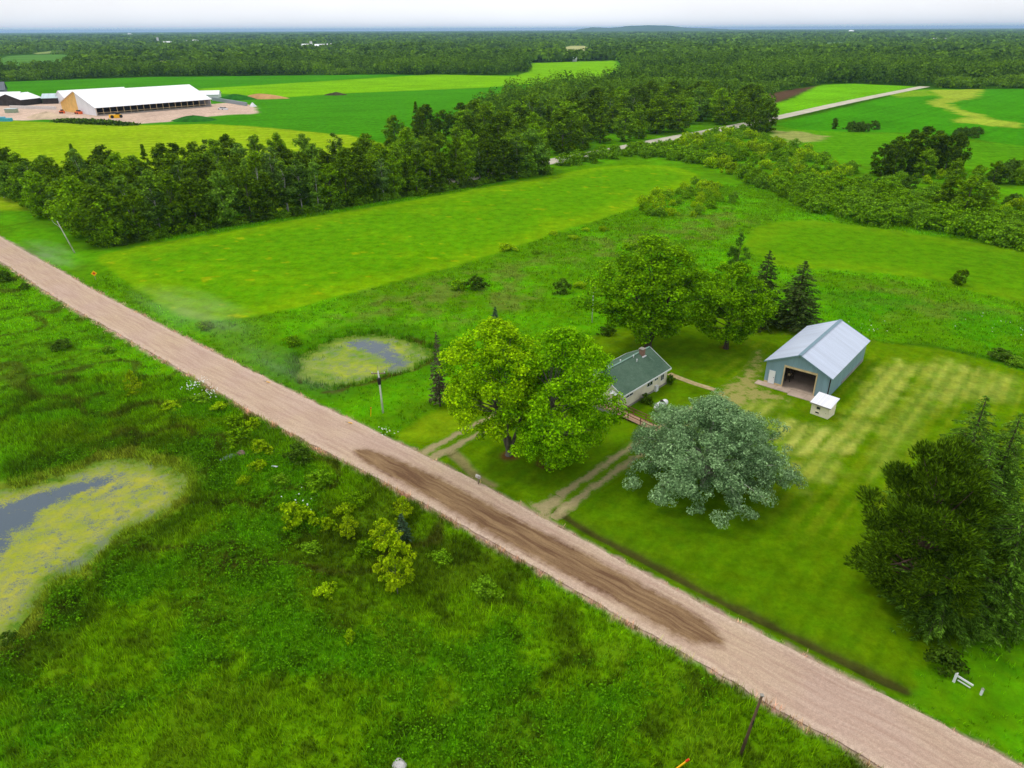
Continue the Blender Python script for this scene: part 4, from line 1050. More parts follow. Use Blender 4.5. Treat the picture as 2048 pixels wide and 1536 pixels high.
def far_forest():
    rng = np.random.default_rng(77)
    zones = [PP(z[0]) for z in FAR_ZONES]+[PP(FARM_DIRT)]+[[PP(c[0]) for c in CLEARINGS][0]]+[PP(c[0]) for c in CLEARINGS[1:]]
    road2 = PP([(1110, 322), (1242, 297), (1420, 263), (1550, 237), (1690, 205), (1850, 173)])
    Vs = []; Fs = []; tn = []; n0 = 0
    for r0, r1, n, k, w0, hh in [(430, 700, 3600, 110, 5.0, 15), (700, 1200, 9500, 64, 5.8, 16), (1200, 2200, 13000, 30, 8, 16), (2200, 5000, 15000, 14, 14, 15), (5000, 58000, 19000, 10, 44, 16)]:
        th = rng.uniform(-.74, .74, n)
        if r0 < 1000: r = np.sqrt(rng.uniform(r0**2, r1**2, n))
        else: r = np.exp(rng.uniform(math.log(r0), math.log(r1), n))
        x = np.sin(th)*r; y = np.cos(th)*r
        ok = np.ones(n, bool)
        for z in zones: ok &= poly_sdf(x, y, z) > 3
        ok &= line_dist(x, y, road2) > 12
        ok &= poly_sdf(x, y, W2) > 1
        clear = fbm(x, y, 160, 81, 3)
        ok &= ~((clear > .60) & (r > 900) & (r < 2600) & (x < 250))
        ok &= rng.random(n) < np.where((x > 60) & (r < 520) & (x/y > .42), .0, 1)
        ok &= ~((x/y < -.05) & (r < 640) & (y < 560))
        x, y, r, clear = x[ok], y[ok], r[ok], clear[ok]; m = len(x)
        sc = np.maximum(1, r/r0)**.9 if r0 > 1000 else np.ones(m)
        w = w0*sc*rng.uniform(.75, 1.3, m); h = hh*rng.uniform(.6, 1.25, m)*(.72+.56*fbm(x, y, 200, 83, 2))
        low_ = fbm(x, y, 120, 87, 3); h = np.where((low_ > .57) & (r > 620), h*.45, h)
        # clumps of leaves over each crown
        d = unit(rng.normal(size=(m, k, 3))); d[..., 2] = np.abs(d[..., 2])*1.0-.18*(rng.random((m, k)) < .4)
        d = unit(d); rad = rng.uniform(.72, 1.05, (m, k))
        C = np.empty((m, k, 3))
        C[..., 0] = x[:, None]+d[..., 0]*w[:, None]*rad; C[..., 1] = y[:, None]+d[..., 1]*w[:, None]*rad
        C[..., 2] = h[:, None]*(.42+.56*d[..., 2]*rad)
        low = rng.random((m, k)) < .22
        C[..., 2] = np.where(low, C[..., 2]*rng.uniform(.15, .8, (m, k)), C[..., 2])
        s = w[:, None]*rng.uniform(.5, .95, (m, k))*(1.9/math.sqrt(k)*2.2 if k > 30 else 1.0)
        s = np.minimum(s, np.maximum(h[:, None]*.5, 3)*np.maximum(1, w[:, None]/14))
        N = unit(d+rng.normal(size=d.shape)*.4+[0, 0, .3])
        V, Fq = blades(C.reshape(-1, 3), s.ravel(), .8, rng, N=N.reshape(-1, 3))
        V[:, 2] = np.clip(V[:, 2], .2, 26)
        Vs.append(V); Fs.append(Fq+n0); n0 += len(V)
        tn.append(np.repeat(np.clip(rng.random(m)**1.5*1.15+.9*(fbm(x, y, 110, 85, 2)-.45)+.35*(low_ > .57), 0, 1.3), k*4))
    return mesh_np('forest', np.vstack(Vs), np.vstack(Fs), None, {'tint': np.concatenate(tn)})
L_FAR = m_leaf('leaf_far_wood', (.022, .07, .004), (.17, .33, .012), objvar=0, trans=.35, isl_lo=.85, isl_hi=1.2)
fm = far_forest(); fm.materials.append(L_FAR)
tag(link('forest', fm), 'dark green forest stretching from behind the far fields to the horizon', 'forest', None, 'stuff')

# ------------------------------------------------------------------ grass and weeds of the rough ground
def tufts():
    rng = np.random.default_rng(91)
    Vs = []; Fs = []; cs = []; n0 = 0
    def area(n, box, keep, hgt_, wid, nb, tintk=1.0, thin=0):
        nonlocal n0
        x = rng.uniform(box[0], box[1], n); y = rng.uniform(box[2], box[3], n)
        k = keep(x, y); x, y = x[k], y[k]
        if not len(x): return
        z = height(x, y); col = cover(x, y); m = len(x); r = np.hypot(x, y)
        sc = np.clip(r/75, .8, 2.6)
        hh = hgt_*rng.uniform(.5, 1.3, m)*(.6+.9*fbm(x, y, 5, 95, 2)); tv = rng.uniform(.6, 1.75, m)
        for b in range(nb):
            a = rng.uniform(0, 2*PI, m); ln = rng.uniform(.15, .75, m)
            bx = x+rng.normal(size=m)*.16*sc; by = y+rng.normal(size=m)*.16*sc
            hb = hh*rng.uniform(.6, 1.1, m); wb = wid*sc*rng.uniform(.6, 1.4, m)
            A = np.stack([bx-np.sin(a)*wb, by+np.cos(a)*wb, z-.03], 1); B = np.stack([bx+np.sin(a)*wb, by-np.cos(a)*wb, z-.03], 1)
            C = np.stack([bx+np.cos(a)*hb*ln, by+np.sin(a)*hb*ln, z+hb], 1)
            V = np.stack([A, B, C], 1).reshape(-1, 3)
            Vs.append(V); Fs.append(np.arange(len(V)).reshape(-1, 3)+n0); n0 += len(V)
            cs.append(np.repeat(col*np.array([1.16, 1.0, .9])*(tv*rng.uniform(.8, 1.25, m)*tintk)[:, None], 3, 0))
    vis = lambda x, y: np.abs(x/np.maximum(y, 1)) < .05+.80+.25*(y < 60)
    notpond = lambda x, y: (poly_sdf_near(x, y, POND_L) > .4) & (poly_sdf_near(x, y, POND_R) > .3)
    def left(x, y):
        rd, side = road_dist(x, y); return (side < 0) & (rd > .15) & vis(x, y) & notpond(x, y)
    area(100000, (-75, 34, 26, 100), left, .55, .05, 6)
    area(30000, (-150, -20, 80, 190), left, .34, .05, 5, 1.12)
    def right(x, y):
        rd, side = road_dist(x, y)
        return (side > 0) & (rd > .1) & vis(x, y) & notpond(x, y) & (poly_sdf_near(x, y, LAWN) > .2) & (poly_sdf_near(x, y, MID) > 1) & (poly_sdf_near(x, y, RFIELD) > 1)
    area(70000, (-90, 130, 34, 250), right, .36, .05, 5, .98)
    # reeds round the ponds
    def reeds(x, y):
        d1 = poly_sdf_near(x, y, POND_L)+(fbm(x, y, 3, 9, 3)-.5)*3; d2 = poly_sdf_near(x, y, POND_R)+(fbm(x, y, 3, 9, 3)-.5)*3
        return ((np.abs(d1+.3) < 1.5) | ((np.abs(d2-.2) < 1.2))) & (rng.random(len(x)) < .7) & vis(x, y)
    area(26000, (-80, 0, 40, 125), reeds, .8, .045, 6, .9)
    def wade(x, y):
        d1 = poly_sdf_near(x, y, POND_L); d2 = poly_sdf_near(x, y, POND_R); g = fbm(x, y, 2.5, 19, 3)
        return (((d1 > -4.5) & (d1 < 1)) | ((d2 > -3.5) & (d2 < 1))) & (g > .52) & vis(x, y)
    area(30000, (-80, 0, 40, 125), wade, .75, .035, 5, .95)
    # fringe of longer grass along both road edges
    def fringe(x, y):
        rd, side = road_dist(x, y); return (rd > -.15) & (rd < .8) & vis(x, y)
    area(40000, (-110, 45, 26, 165), fringe, .28, .05, 5)
    return mesh_np('meadow_grass', np.vstack(Vs), np.vstack(Fs), None, {'albedo': np.clip(np.vstack(cs), 0, .8)})
t = NT('grass_blades'); at = t.n('ShaderNodeAttribute', attribute_name='albedo').outputs['Color']
isl = t.n('ShaderNodeNewGeometry').outputs['Random Per Island']
cc = t.scale(at, t.rng(isl, 0, 1, 1.0, 1.7))
tr = t.n('ShaderNodeBsdfTranslucent'); t.l(cc, tr.inputs[0]); mx = t.n('ShaderNodeMixShader'); mx.inputs[0].default_value = .35
t.l(t.bsdf(cc, .9, .03), mx.inputs[1]); t.l(tr.outputs[0], mx.inputs[2])
M_BLADE = t.done(mx.outputs[0])
tm = tufts(); tm.materials.append(M_BLADE)
tag(link('meadow_grass', tm), 'long rough grass covering the meadows, road edges and pond rims', 'grass', None, 'stuff')
def weeds():
    rng = np.random.default_rng(93); n = 22000
    x = rng.uniform(-60, 34, n); y = rng.uniform(28, 95, n)
    rd, side = road_dist(x, y)
    k = (side < 0) & (rd > .6) & (np.abs(x/y) < 1.0) & (poly_sdf_near(x, y, POND_L) > 1.5) & (fbm(x, y, 9, 61) > .44+.12*rng.random(n))
    x, y = x[k], y[k]; z = height(x, y); m = len(x); q = 14
    R = rng.uniform(.18, .5, m)
    d = unit(rng.normal(size=(m, q, 3))); d[..., 2] = np.abs(d[..., 2])
    C = np.stack([x, y, z], 1)[:, None]+d*R[:, None, None]*np.array([1, 1, 1.1])+[0, 0, .12]
    V, Fq = blades(C.reshape(-1, 3), rng.uniform(.10, .25, m*q), .75, rng, N=unit(d+[0, 0, .6]+rng.normal(size=d.shape)*.3).reshape(-1, 3))
    return mesh_np('meadow_weeds', V, Fq, L_WEED, {'tint': np.repeat(rng.random(m), q*4)})
L_WEED = m_leaf('leaf_weed', (.065, .20, .002), (.15, .40, .004), objvar=0, trans=.42, isl_lo=.7, isl_hi=1.4)
tag(link('meadow_weeds', weeds()), 'leafy bright green weeds growing in patches in the near meadow', 'weeds', None, 'stuff')
# ------------------------------------------------------------------ house with the green roof
M_WALL = m_plain('cream_siding', tuple(S(222, 214, 192)), .75, .2, 0, .14, .8)
M_WHITE = m_plain('white_paint', (.72, .73, .76), .5, .3, 0, .08)
M_GLASS = m_plain('dark_glass', (.025, .03, .035), .08, .5, 0, .1)
M_DECK = m_plain('deck_boards', tuple(S(170, 138, 112)), .8, .15, 0, .25, 2)
M_RAIL = m_plain('red_brown_stain', tuple(S(120, 84, 62)), .75, .2, 0, .2, 2)
M_CONC = m_plain('concrete', tuple(S(188, 168, 150)), .9, .1, 0, .25, .7)
M_GREYC = m_plain('grey_concrete', tuple(S(150, 146, 138)), .9, .1, 0, .25, .7)
M_WOOD = m_plain('weathered_wood', (.26, .21, .15), .85, .1, 0, .3, 1.5)
M_TAN = m_plain('tan_timber', tuple(S(206, 184, 140)), .8, .15, 0, .2, 1)
M_BLACK = m_plain('black_paint', (.015, .015, .016), .5, .3, 0, .1)
M_BRICK = m_plain('chimney_brick', tuple(S(140, 110, 96)), .9, .1, 0, .3, 4)
M_DARK = m_plain('dark_boards', (.045, .036, .03), .85, .1, 0, .4, 2)
def m_shingle(name, col, col2):
    t = NT(name); co = t.n('ShaderNodeTexCoord').outputs['Object']
    br = t.n('ShaderNodeTexBrick'); t.l(co, br.inputs['Vector'])
    br.inputs['Scale'].default_value = 1.0; br.inputs['Brick Width'].default_value = .33; br.inputs['Row Height'].default_value = .16
    br.inputs['Mortar Size'].default_value = .012; br.inputs['Color1'].default_value = (.9, .9, .9, 1); br.inputs['Color2'].default_value = (1.1, 1.1, 1.1, 1); br.inputs['Mortar'].default_value = (.7, .7, .7, 1)
    n = t.noise(co, .45, 5, .6); n2 = t.noise(co, 9, 3)
    c = t.mix(1.0, t.mix(t.rng(n, .35, .66, 0, 1), col, col2), br.outputs[0], 'MULTIPLY')
    mp = t.n('ShaderNodeMapping'); t.l(co, mp.inputs[0]); mp.inputs['Scale'].default_value = (1.6, .12, 1)
    st = t.rng(t.noise(mp.outputs[0], 1.0, 4), .64, .74, 0, .35)
    c = t.mix(st, c, tuple(S(150, 172, 158)))
    return t.done(t.bsdf(t.scale(c, t.rng(n2, .3, .7, .9, 1.1)), .85, .15, 0, br.outputs['Fac'], .01, .3))
M_SHING = m_shingle('green_shingles', tuple(S(86, 110, 92)), tuple(S(72, 98, 80)))

def house():
    th = .826; W, L, E, R = 7.26, 11.75, 2.75, 2.1; o = .38
    t = thing('house', 'cream single-storey house with green shingle roof, half hidden by the maple', 'house', (15.34, 87.6, 0), th)
    sl = R/(W/2)
    m = MB(); m.ext([(0, -.2), (W, -.2), (W, E), (W/2, E+R), (0, E)], 'x', 0, L)
    w = m.obj('wall', M_WALL, t)
    m = MB(); m.box(-.04, L+.04, -.04, W+.04, -.3, .32); m.obj('foundation', M_GREYC, t)
    rf = None
    m = MB()
    z0, z1 = E-o*sl+.10, E+R+.10
    m.slab([(-o, -o, z0), (L+o, -o, z0), (L+o, W/2, z1), (-o, W/2, z1)], .12)
    m.slab([(L+o, W+o, z0), (-o, W+o, z0), (-o, W/2, z1), (L+o, W/2, z1)], .12)
    rf = m.obj('roof', M_SHING, t)
    m = MB(); m.box(-o-.02, L+o+.02, -o-.06, -o-.003, z0-.2, z0+.03); m.box(-o-.02, L+o+.02, W+o+.003, W+o+.06, z0-.2, z0+.03)
    m.obj('gutter', M_WHITE, rf)
    m = MB()
    for x in (-o-.03, L+o+.03):
        m.bar((x, -o, z0-.06), (x, W/2, z1-.06), .05, .16); m.bar((x, W+o, z0-.06), (x, W/2, z1-.06), .05, .16)
    m.obj('verge_board', M_WHITE, rf)
    m = MB(); m.bar((-o, W/2, z1+.02), (L+o, W/2, z1+.02), .26, .05); m.obj('ridge_cap', m_plain('ridge_shingle', tuple(S(120, 150, 136)), .85), rf)
    cx = L*.80; m = MB(); m.box(cx-.35, cx+.35, W/2-.75, W/2-.1, E+R-.5, E+R+.75); ch = m.obj('chimney', M_BRICK, rf)
    m = MB(); m.box(cx-.42, cx+.42, W/2-.82, W/2-.03, E+R+.75, E+R+.83); m.obj('chimney_cap', M_GREYC, ch)
    m = MB(); zf = E+R*(1-.9/(W/2)); m.box(cx-.46, cx+.46, W/2-.95, W/2-.752, zf, zf+.22); m.obj('flashing', M_WHITE, ch)
    for x, y in ((L*.63, W/2-.25), (L*.62, W/2-.95), (L*.40, W/2+.2), (L*.15, W/2+.15)):
        z = E+R-abs(y-W/2)*sl; m = MB(); m.tube([(x, y, z), (x, y, z+.42)], [.07, .07], 8); m.tube([(x, y, z+.42), (x, y, z+.5)], [.11, .09], 8); m.obj('vent_pipe', M_WHITE, rf)
    # windows of the long wall: x from the near corner
    def win(x0, x1, za, zb, face='long'):
        m = MB(); f = .07
        if face == 'long':
            m.box(x0-f, x1+f, -.05, .02, zb, zb+f); m.box(x0-f, x1+f, -.05, .02, za-f, za); m.box(x0-f, x0, -.05, .02, za, zb); m.box(x1, x1+f, -.05, .02, za, zb)
            m.box((x0+x1)/2-.025, (x0+x1)/2+.025, -.045, .02, za, zb)
            w_ = m.obj('window', M_WHITE, t); MB().box(x0, x1, -.02, .01, za, zb).obj('pane', M_GLASS, w_)
        else:
            m.box(-.05, .02, x0-f, x1+f, zb, zb+f); m.box(-.05, .02, x0-f, x1+f, za-f, za); m.box(-.05, .02, x0-f, x0, za, zb); m.box(-.05, .02, x1, x1+f, za, zb)
            w_ = m.obj('window', M_WHITE, t); MB().box(-.02, .01, x0, x1, za, zb).obj('pane', M_GLASS, w_)
    win(.9, 2.6, 1.75, 2.35); win(6.3, 7.7, 1.45, 2.3); win(8.3, 9.1, 1.75, 2.3); win(10.0, 10.8, 1.15, 2.3)
    win(3.9, 5.4, 1.1, 2.3, 'gable')
    MB().box(8.4, 9.0, -.35, -.01, 0, .9).obj('meter_box', M_WHITE, t)
    d = MB().box(-.06, .02, .75, 1.65, .35, 2.4).obj('door', M_RAIL, t)
    MB().box(-.10, -.06, 1.48, 1.56, 1.25, 1.33).obj('handle', M_BLACK, d)
    m = MB(); m.tube([(.05, -.10, .1), (.05, -.10, E-.15)], [.06, .06], 6); m.obj('downspout', M_WHITE, t)
    m = MB(); m.slab([(-.8, .5, 2.62), (.0, .5, 2.75), (.0, 1.9, 2.75), (-.8, 1.9, 2.62)], .06); m.obj('door_canopy', M_WHITE, t)
    # deck and ramp along the gable end
    r = thing('ramp', 'red-brown railed wooden deck and ramp in front of the house gable', 'ramp', (15.34, 87.6, 0), th)
    m = MB(); m.box(-1.75, -.08, -.3, 4.6, .42, .5); m.slab([(-1.75, -6.6, .06), (-.25, -6.6, .06), (-.25, -.31, .5), (-1.75, -.31, .5)], .08)
    m.obj('deck', M_DECK, r)
    m = MB()
    for y in (-6.2, -4.2, -2.2, -.3, 1.5, 3.2, 4.5):
        for x in (-1.68, -.32):
            if x > -.5 and y > -.4: continue
            zt = .5 if y > -.4 else .5+(y+.3)/6.3*.44
            m.box(x-.05, x+.05, y-.05, y+.05, -.1, zt+1.0)
    m.obj('post', M_RAIL, r)
    m = MB()
    for x in (-1.68, -.32):
        for dz in (.55, .98):
            m.bar((x, -6.3, .08+dz), (x, -.3, .5+dz), .06, .09)
            if x < -.5: m.bar((x, -.3, .5+dz), (x, 4.6, .5+dz), .06, .09)
    m.obj('rail', M_RAIL, r)
    MB().box(-1.77, -1.70, -.3, 4.6, -.1, .415).obj('skirt', M_GREYC, r)
house()

# ------------------------------------------------------------------ propane tank
def tank():
    th = .80; b = P(1321, 819)
    t = thing('propane_tank', 'white horizontal propane tank on the lawn beside the long house wall', 'tank', (b[0], b[1], .0), th)
    r = .48; m = MB(); a = [(-1.5, 0), (-1.44, .2), (-1.32, .34), (-1.12, .45), (-.9, .48), (.9, .48), (1.12, .45), (1.32, .34), (1.44, .2), (1.5, 0)]
    m.tube([(x, 0, .78) for x, q in a], [max(q, .02) for x, q in a], 18); m.obj('shell', m_plain('white_tank_paint', (.76, .76, .80), .4, .4, 0, .05), t, smooth=True)
    m = MB(); m.tube([(.12, 0, 1.2), (.12, 0, 1.42)], [.24, .22], 12); m.obj('valve_dome', M_DARK, t)
    m = MB(); n = 16
    for k in range(n):
        a0, a1 = 2*PI*k/n, 2*PI*(k+1)/n
        m.bar((.35, math.cos(a0)*.5, .78+math.sin(a0)*.5), (.35, math.cos(a1)*.5, .78+math.sin(a1)*.5), .03, .12, up=(1, 0, 0))
    m.obj('band', M_DARK, t)
    for x in (-.85, .85): MB().box(x-.1, x+.1, -.35, .35, -.05, .40).obj('foot', M_GREYC, t)
tank()

# ------------------------------------------------------------------ blue metal barn
def barn():
    th = .873; W, L, E, R = 9.32, 17.37, 3.6, 2.19; o = .35
    M_BLUE = m_metal('blue_ribbed_steel', tuple(S(128, 158, 172)), 1, .23, .14)
    M_BLUES = m_metal('blue_ribbed_steel_side', tuple(S(128, 158, 172)), 0, .23, .14)
    M_ROOF = m_metal('pale_ribbed_roof', tuple(S(186, 196, 214)), 0, .30, .08, .4, .4, (.5, .5, .55))
    M_TRIM = m_plain('slate_trim', tuple(S(112, 140, 152)), .5, .3, 0, .1)
    t = thing('barn', 'blue ribbed metal barn with pale roof and wide open doorway', 'barn', (45.39, 90.83, 0), th)
    y0, y1, zt = 2.0, 6.5, 3.3; k = .12
    m = MB(); gz = lambda y: E+R*(1-abs(y-W/2)/(W/2))
    m.ext([(0, 0), (y0, 0), (y0, gz(y0)), (0, E)], 'x', 0, k)
    m.ext([(y1, 0), (W, 0), (W, E), (y1, gz(y1))], 'x', 0, k)
    m.ext([(y0, zt), (y1, zt), (y1, gz(y1)), (W/2, E+R), (y0, gz(y0))], 'x', 0, k)
    m.obj('gable_wall', M_BLUE, t)
    MB().ext([(0, 0), (W, 0), (W, E), (W/2, E+R), (0, E)], 'x', L-k, L).obj('gable_wall', M_BLUE, t)
    MB().box(k, L-k, 0, k, 0, E).obj('side_wall', M_BLUES, t); MB().box(k, L-k, W-k, W, 0, E).obj('side_wall', M_BLUES, t)
    sl = R/(W/2); z0, z1 = E-o*sl+.08, E+R+.08
    m = MB(); m.slab([(-o, -o, z0), (L+o, -o, z0), (L+o, W/2, z1), (-o, W/2, z1)], .08)
    m.slab([(L+o, W+o, z0), (-o, W+o, z0), (-o, W/2, z1), (L+o, W/2, z1)], .08)
    rf = m.obj('roof', M_ROOF, t)
    m = MB(); m.bar((-o-.02, W/2-.12, z1+.0), (L+o+.02, W/2-.12, z1+.0), .26, .05); m.bar((-o-.02, W/2+.12, z1+.0), (L+o+.02, W/2+.12, z1+.0), .26, .05); m.obj('ridge_cap', M_TRIM, rf)
    m = MB()
    for x in (-o-.03, L+o+.03):
        m.bar((x, -o, z0-.06), (x, W/2, z1-.06), .05, .16); m.bar((x, W+o, z0-.06), (x, W/2, z1-.06), .05, .16)
    m.obj('verge_trim', M_TRIM, rf)
    m = MB(); m.box(-.05, -.004, y0-.18, y1+.18, zt, zt+.32); m.obj('door_header', M_TAN, t)
    m = MB(); m.box(-.05, -.004, y0-.18, y0, 0, zt); m.box(-.05, -.004, y1, y1+.18, 0, zt); m.obj('door_jamb', M_TAN, t)
    d = MB().box(-.07, -.004, W*.835, W*.935, .12, 2.2).obj('door', m_plain('white_door', (.78, .79, .82), .5, .3, 0, .05), t)
    MB().box(-.11, -.07, W*.845, W*.855, 1.1, 1.2).obj('handle', M_BLACK, d)
    m = MB(); m.box(-.04, -.003, y1+.19, W*.83, .02, .34); m.box(-.04, -.003, W*.94, W, .02, .34); m.obj('base_board', M_TAN, t)
    MB().box(6.5, L-.1, -.05, -.003, .02, .45).obj('base_panel', M_GREYC, t)
    MB().bar((-.03, -.02, 0), (-.03, -.02, E-.1), .14).obj('corner_post', M_DARK, t)
    MB().box(.13, L-.13, .13, W-.13, -.2, .05).obj('floor', M_CONC, t)
    m = MB()
    for x in np.arange(2.4, L-1, 2.4):
        m.box(x, x+.14, .125, .28, .05, E); m.box(x, x+.14, W-.28, W-.125, .05, E); m.box(x, x+.10, .3, W-.3, E-.12, E+.12)
    m.obj('frame', M_WOOD, t)
    # things inside the doorway
    s = thing('shelving', 'dark cluttered shelving just inside the open barn doorway', 'shelf', tuple(np.array([45.39, 90.83])+_r2(th, 2.2, 6.2))+(.05,), th)
    m = MB()
    for x in (0, 1.5):
        for y in (0, .6): m.box(x, x+.07, y, y+.07, 0, 2.1)
    m.obj('upright', M_DARK, s)
    for z in (.3, .95, 1.6): MB().box(.0, 1.57, .0, .67, z, z+.05).obj('shelf_board', M_WOOD, s)
    rb = thing('storage_box', 'tan box standing on the shelving inside the barn doorway', 'box', tuple(np.array([45.39, 90.83])+_r2(th, 2.25, 6.3))+(1.05,), th)
    m = MB(); m.box(0, .6, 0, .4, 0, .38); m.obj('body', M_TAN, rb, bevel=.02); MB().box(-.02, .62, -.02, .42, .381, .43).obj('lid', M_DARK, rb)
def _r2(th, a, b): return np.array([math.cos(th)*a-math.sin(th)*b, math.sin(th)*a+math.cos(th)*b])
barn()
def apron():
    th = .873; t = MB()
    ys = [-.6, 2.6, 5.0, 7.2, 10.2]
    for a, b in zip(ys[:-1], ys[1:]): t.box(-2.0 if a < 5 else -1.5, -.06, a+.02, b-.02, -.15, .09)
    o = t.obj('concrete_apron', M_CONC); o.location = (45.39, 90.83, 0); o.rotation_euler = (0, 0, th)
    tag(o, 'pinkish concrete slabs laid before the open barn doorway', 'pavement', None, 'structure')
apron()

# ------------------------------------------------------------------ small white shed in front of the barn
def shed():
    a = P(1655, 839); b = P(1619, 826); u = (b-a)/np.linalg.norm(b-a); th = math.atan2(u[1], u[0])
    t = thing('shed', 'little cream playhouse shed with white metal lean-to roof in front of the barn', 'shed', (a[0], a[1], 0), th)
    # local x runs along the front to the left, local y points to the camera side, so the shed lies at y < 0
    L, D, hf, hb = 2.5, 2.05, 1.75, 2.35
    MW = m_plain('cream_shed_boards', tuple(S(236, 226, 204)), .7, .2, 0, .1, 2)
    m = MB(); m.ext([(0, -.1), (0, hf), (-D, hb), (-D, -.1)], 'x', 0, L); m.obj('wall', MW, t)
    m = MB(); o = .22; k = (hb-hf)/D
    m.slab([(-o, o, hf-o*k+.08), (L+o, o, hf-o*k+.08), (L+o, -D-o, hb+o*k+.08), (-o, -D-o, hb+o*k+.08)], .07); rf = m.obj('roof', m_metal('white_shed_roof', (.74, .75, .79), 0, .25, .1, .4, .4, (.45, .45, .46)), t)
    m = MB(); m.box(-o, L+o, o+.002, o+.04, hf-o*k-.06, hf-o*k+.10); m.obj('eave_board', M_GREYC, rf)
    for z0, z1, x0 in ((1.0, 1.4, 1.25), (.35, .6, 1.32)):
        f = MB(); f.box(x0-.05, x0+.55, .003, .05, z0-.05, z0); f.box(x0-.05, x0+.55, .003, .05, z1, z1+.05); f.box(x0-.05, x0, .003, .05, z0, z1); f.box(x0+.5, x0+.55, .003, .05, z0, z1)
        w = f.obj('window', MW, t); MB().box(x0, x0+.5, .002, .015, z0, z1).obj('pane', M_GLASS, w)
    d = MB().box(.25, .95, .003, .03, .05, 1.5).obj('door', MW, t); MB().box(.34, .40, .031, .06, .72, .8).obj('handle', M_BLACK, d)
    m = MB(); m.box(.1, L-.1, -D+.1, -.1, -.25, -.101); m.obj('skid', M_WOOD, t)
shed()

# ------------------------------------------------------------------ poles, mailbox, signs
def wpole(px, py, yt, label, r, mat, arm=False, lean=(0, 0)):
    b, h = base_h(px, py, yt); z = float(height(np.array([b[0]]), np.array([b[1]]))[0])
    t = thing('utility_pole', label, 'pole', (b[0], b[1], z), 0); h -= z
    t.rotation_euler = (lean[0], lean[1], 0)
    m = MB(); m.tube([(0, 0, -.3), (0, 0, h*.5), (0, 0, h)], [r, r*.85, r*.7], 9); m.obj('shaft', mat, t, smooth=True)
    return t, h
M_POLEW = m_plain('pale_pole', (.66, .67, .64), .8, .15, 0, .2, 1)
M_POLED = m_plain('dark_pole', tuple(S(96, 78, 60)), .9, .1, 0, .35, 1)
t, h = wpole(766, 824, 742, 'white utility pole with crossarm and black transformer beside the small pond', .15, M_POLEW, lean=(0, -.02))
m = MB(); m.bar((-1.0, 0, h-.35), (1.0, 0, h-.35), .10, .13); arm = m.obj('crossarm', M_WOOD, t)
for x in (-.85, .85): MB().tube([(x, 0, h-.29), (x, 0, h-.12)], [.06, .04], 7).obj('insulator', M_WHITE, arm)
m = MB(); m.tube([(.05, -.32, h-1.85), (.05, -.32, h-.95)], [.24, .24], 12); m.obj('transformer', M_BLACK, t)
m = MB(); m.tube([(0, .0, h-.1), (0, 0, h+.9)], [.035, .02], 6); m.obj('lightning_rod', M_GREYC, t)
t, h = wpole(1184, 645, 573, 'thin grey pole standing in the meadow left of the large maple behind the house', .10, M_POLEW)
MB().box(-.35, .35, -.04, .04, h-.3, h-.2).obj('crossarm', M_WOOD, t)
t, h = wpole(1481, 1508, 1390, 'dark weathered wooden pole in the near meadow by the road edge', .13, M_POLED, lean=(0, .10))
m = MB(); m.tube([(.0, -.13, h*.55), (.0, -.13, h*.62)], [.04, .04], 6); m.obj('bracket', M_BLACK, t)
MB().box(-.12, .12, -.12, .12, h, h+.06).obj('cap', M_GREYC, t)
def mailbox():
    b = P(957, 971); t = thing('mailbox', 'grey mailbox on a post at the road edge in front of the forked maple', 'mailbox', (b[0], b[1], .05), math.radians(-41))
    MB().box(-.06, .06, -.06, .06, -.3, 1.05).obj('post', M_WOOD, t)
    m = MB(); pr = [(-.16, 1.06), (.16, 1.06), (.16, 1.28), (.11, 1.38), (0, 1.42), (-.11, 1.38), (-.16, 1.28)]
    m.ext(pr, 'x', -.32, .32); m.obj('box', m_plain('grey_mailbox', (.45, .43, .40), .5, .4), t)
    MB().box(.15, .19, -.20, -.17, 1.2, 1.5).obj('flag', M_RAIL, t)
mailbox()
M_YEL = m_plain('yellow_paint', tuple(S(250, 190, 10)), .6, .3, 0, .1)
M_REDP = m_plain('red_paint', tuple(S(214, 60, 20)), .6, .3, 0, .1)
def road_sign():
    b = P(191, 558); t = thing('road_sign', 'yellow diamond sign with a red centre on the verge near the treeline corner', 'sign', (b[0], b[1], -.1), math.radians(25))
    MB().box(-.04, .04, -.03, .03, -.2, 1.3).obj('post', M_GREYC, t)
    m = MB(); m.ext([(0, .75), (.62, 1.37), (0, 1.99), (-.62, 1.37)], 'y', -.06, -.031); p = m.obj('sign_plate', M_YEL, t)
    m = MB(); m.ext([(.26*math.cos(k*PI/4), 1.37+.26*math.sin(k*PI/4)) for k in range(8)], 'y', -.075, -.061); m.obj('disc', M_REDP, p)
road_sign()
def stake(px, py, yt, label, lean=.12, mat=None, name='marker_stake'):
    b, h = base_h(px, py, yt); z = float(height(np.array([b[0]]), np.array([b[1]]))[0])
    t = thing(name, label, 'marker', (b[0], b[1], z), 0)
    m = MB(); m.bar((0, 0, -.2), (lean*h, 0, h), .09); m.obj('stake', mat or M_YEL, t)
    m = MB(); m.bar((lean*h*.82, 0, h*.82), (lean*h, 0, h), .12); m.obj('tip', M_REDP if mat is None else M_BLACK, t)
stake(741, 830, 812, 'yellow guy wire marker left of the white utility pole', .12)
stake(1341, 1540, 1515, 'yellow stake in the grass at the bottom edge of the picture', .9)
def fallen(px, py, label):
    b = P(px, py); z = float(height(np.array([b[0]]), np.array([b[1]]))[0])
    t = thing('fallen_marker', label, 'marker', (b[0], b[1], z+.25), math.radians(30)); t.rotation_euler = (0, .5, .6)
    MB().box(-.3, .3, -.10, .10, 0, .04).obj('panel', M_YEL, t); MB().box(-.8, -.301, -.03, .03, 0, .04).obj('stick', M_WOOD, t)
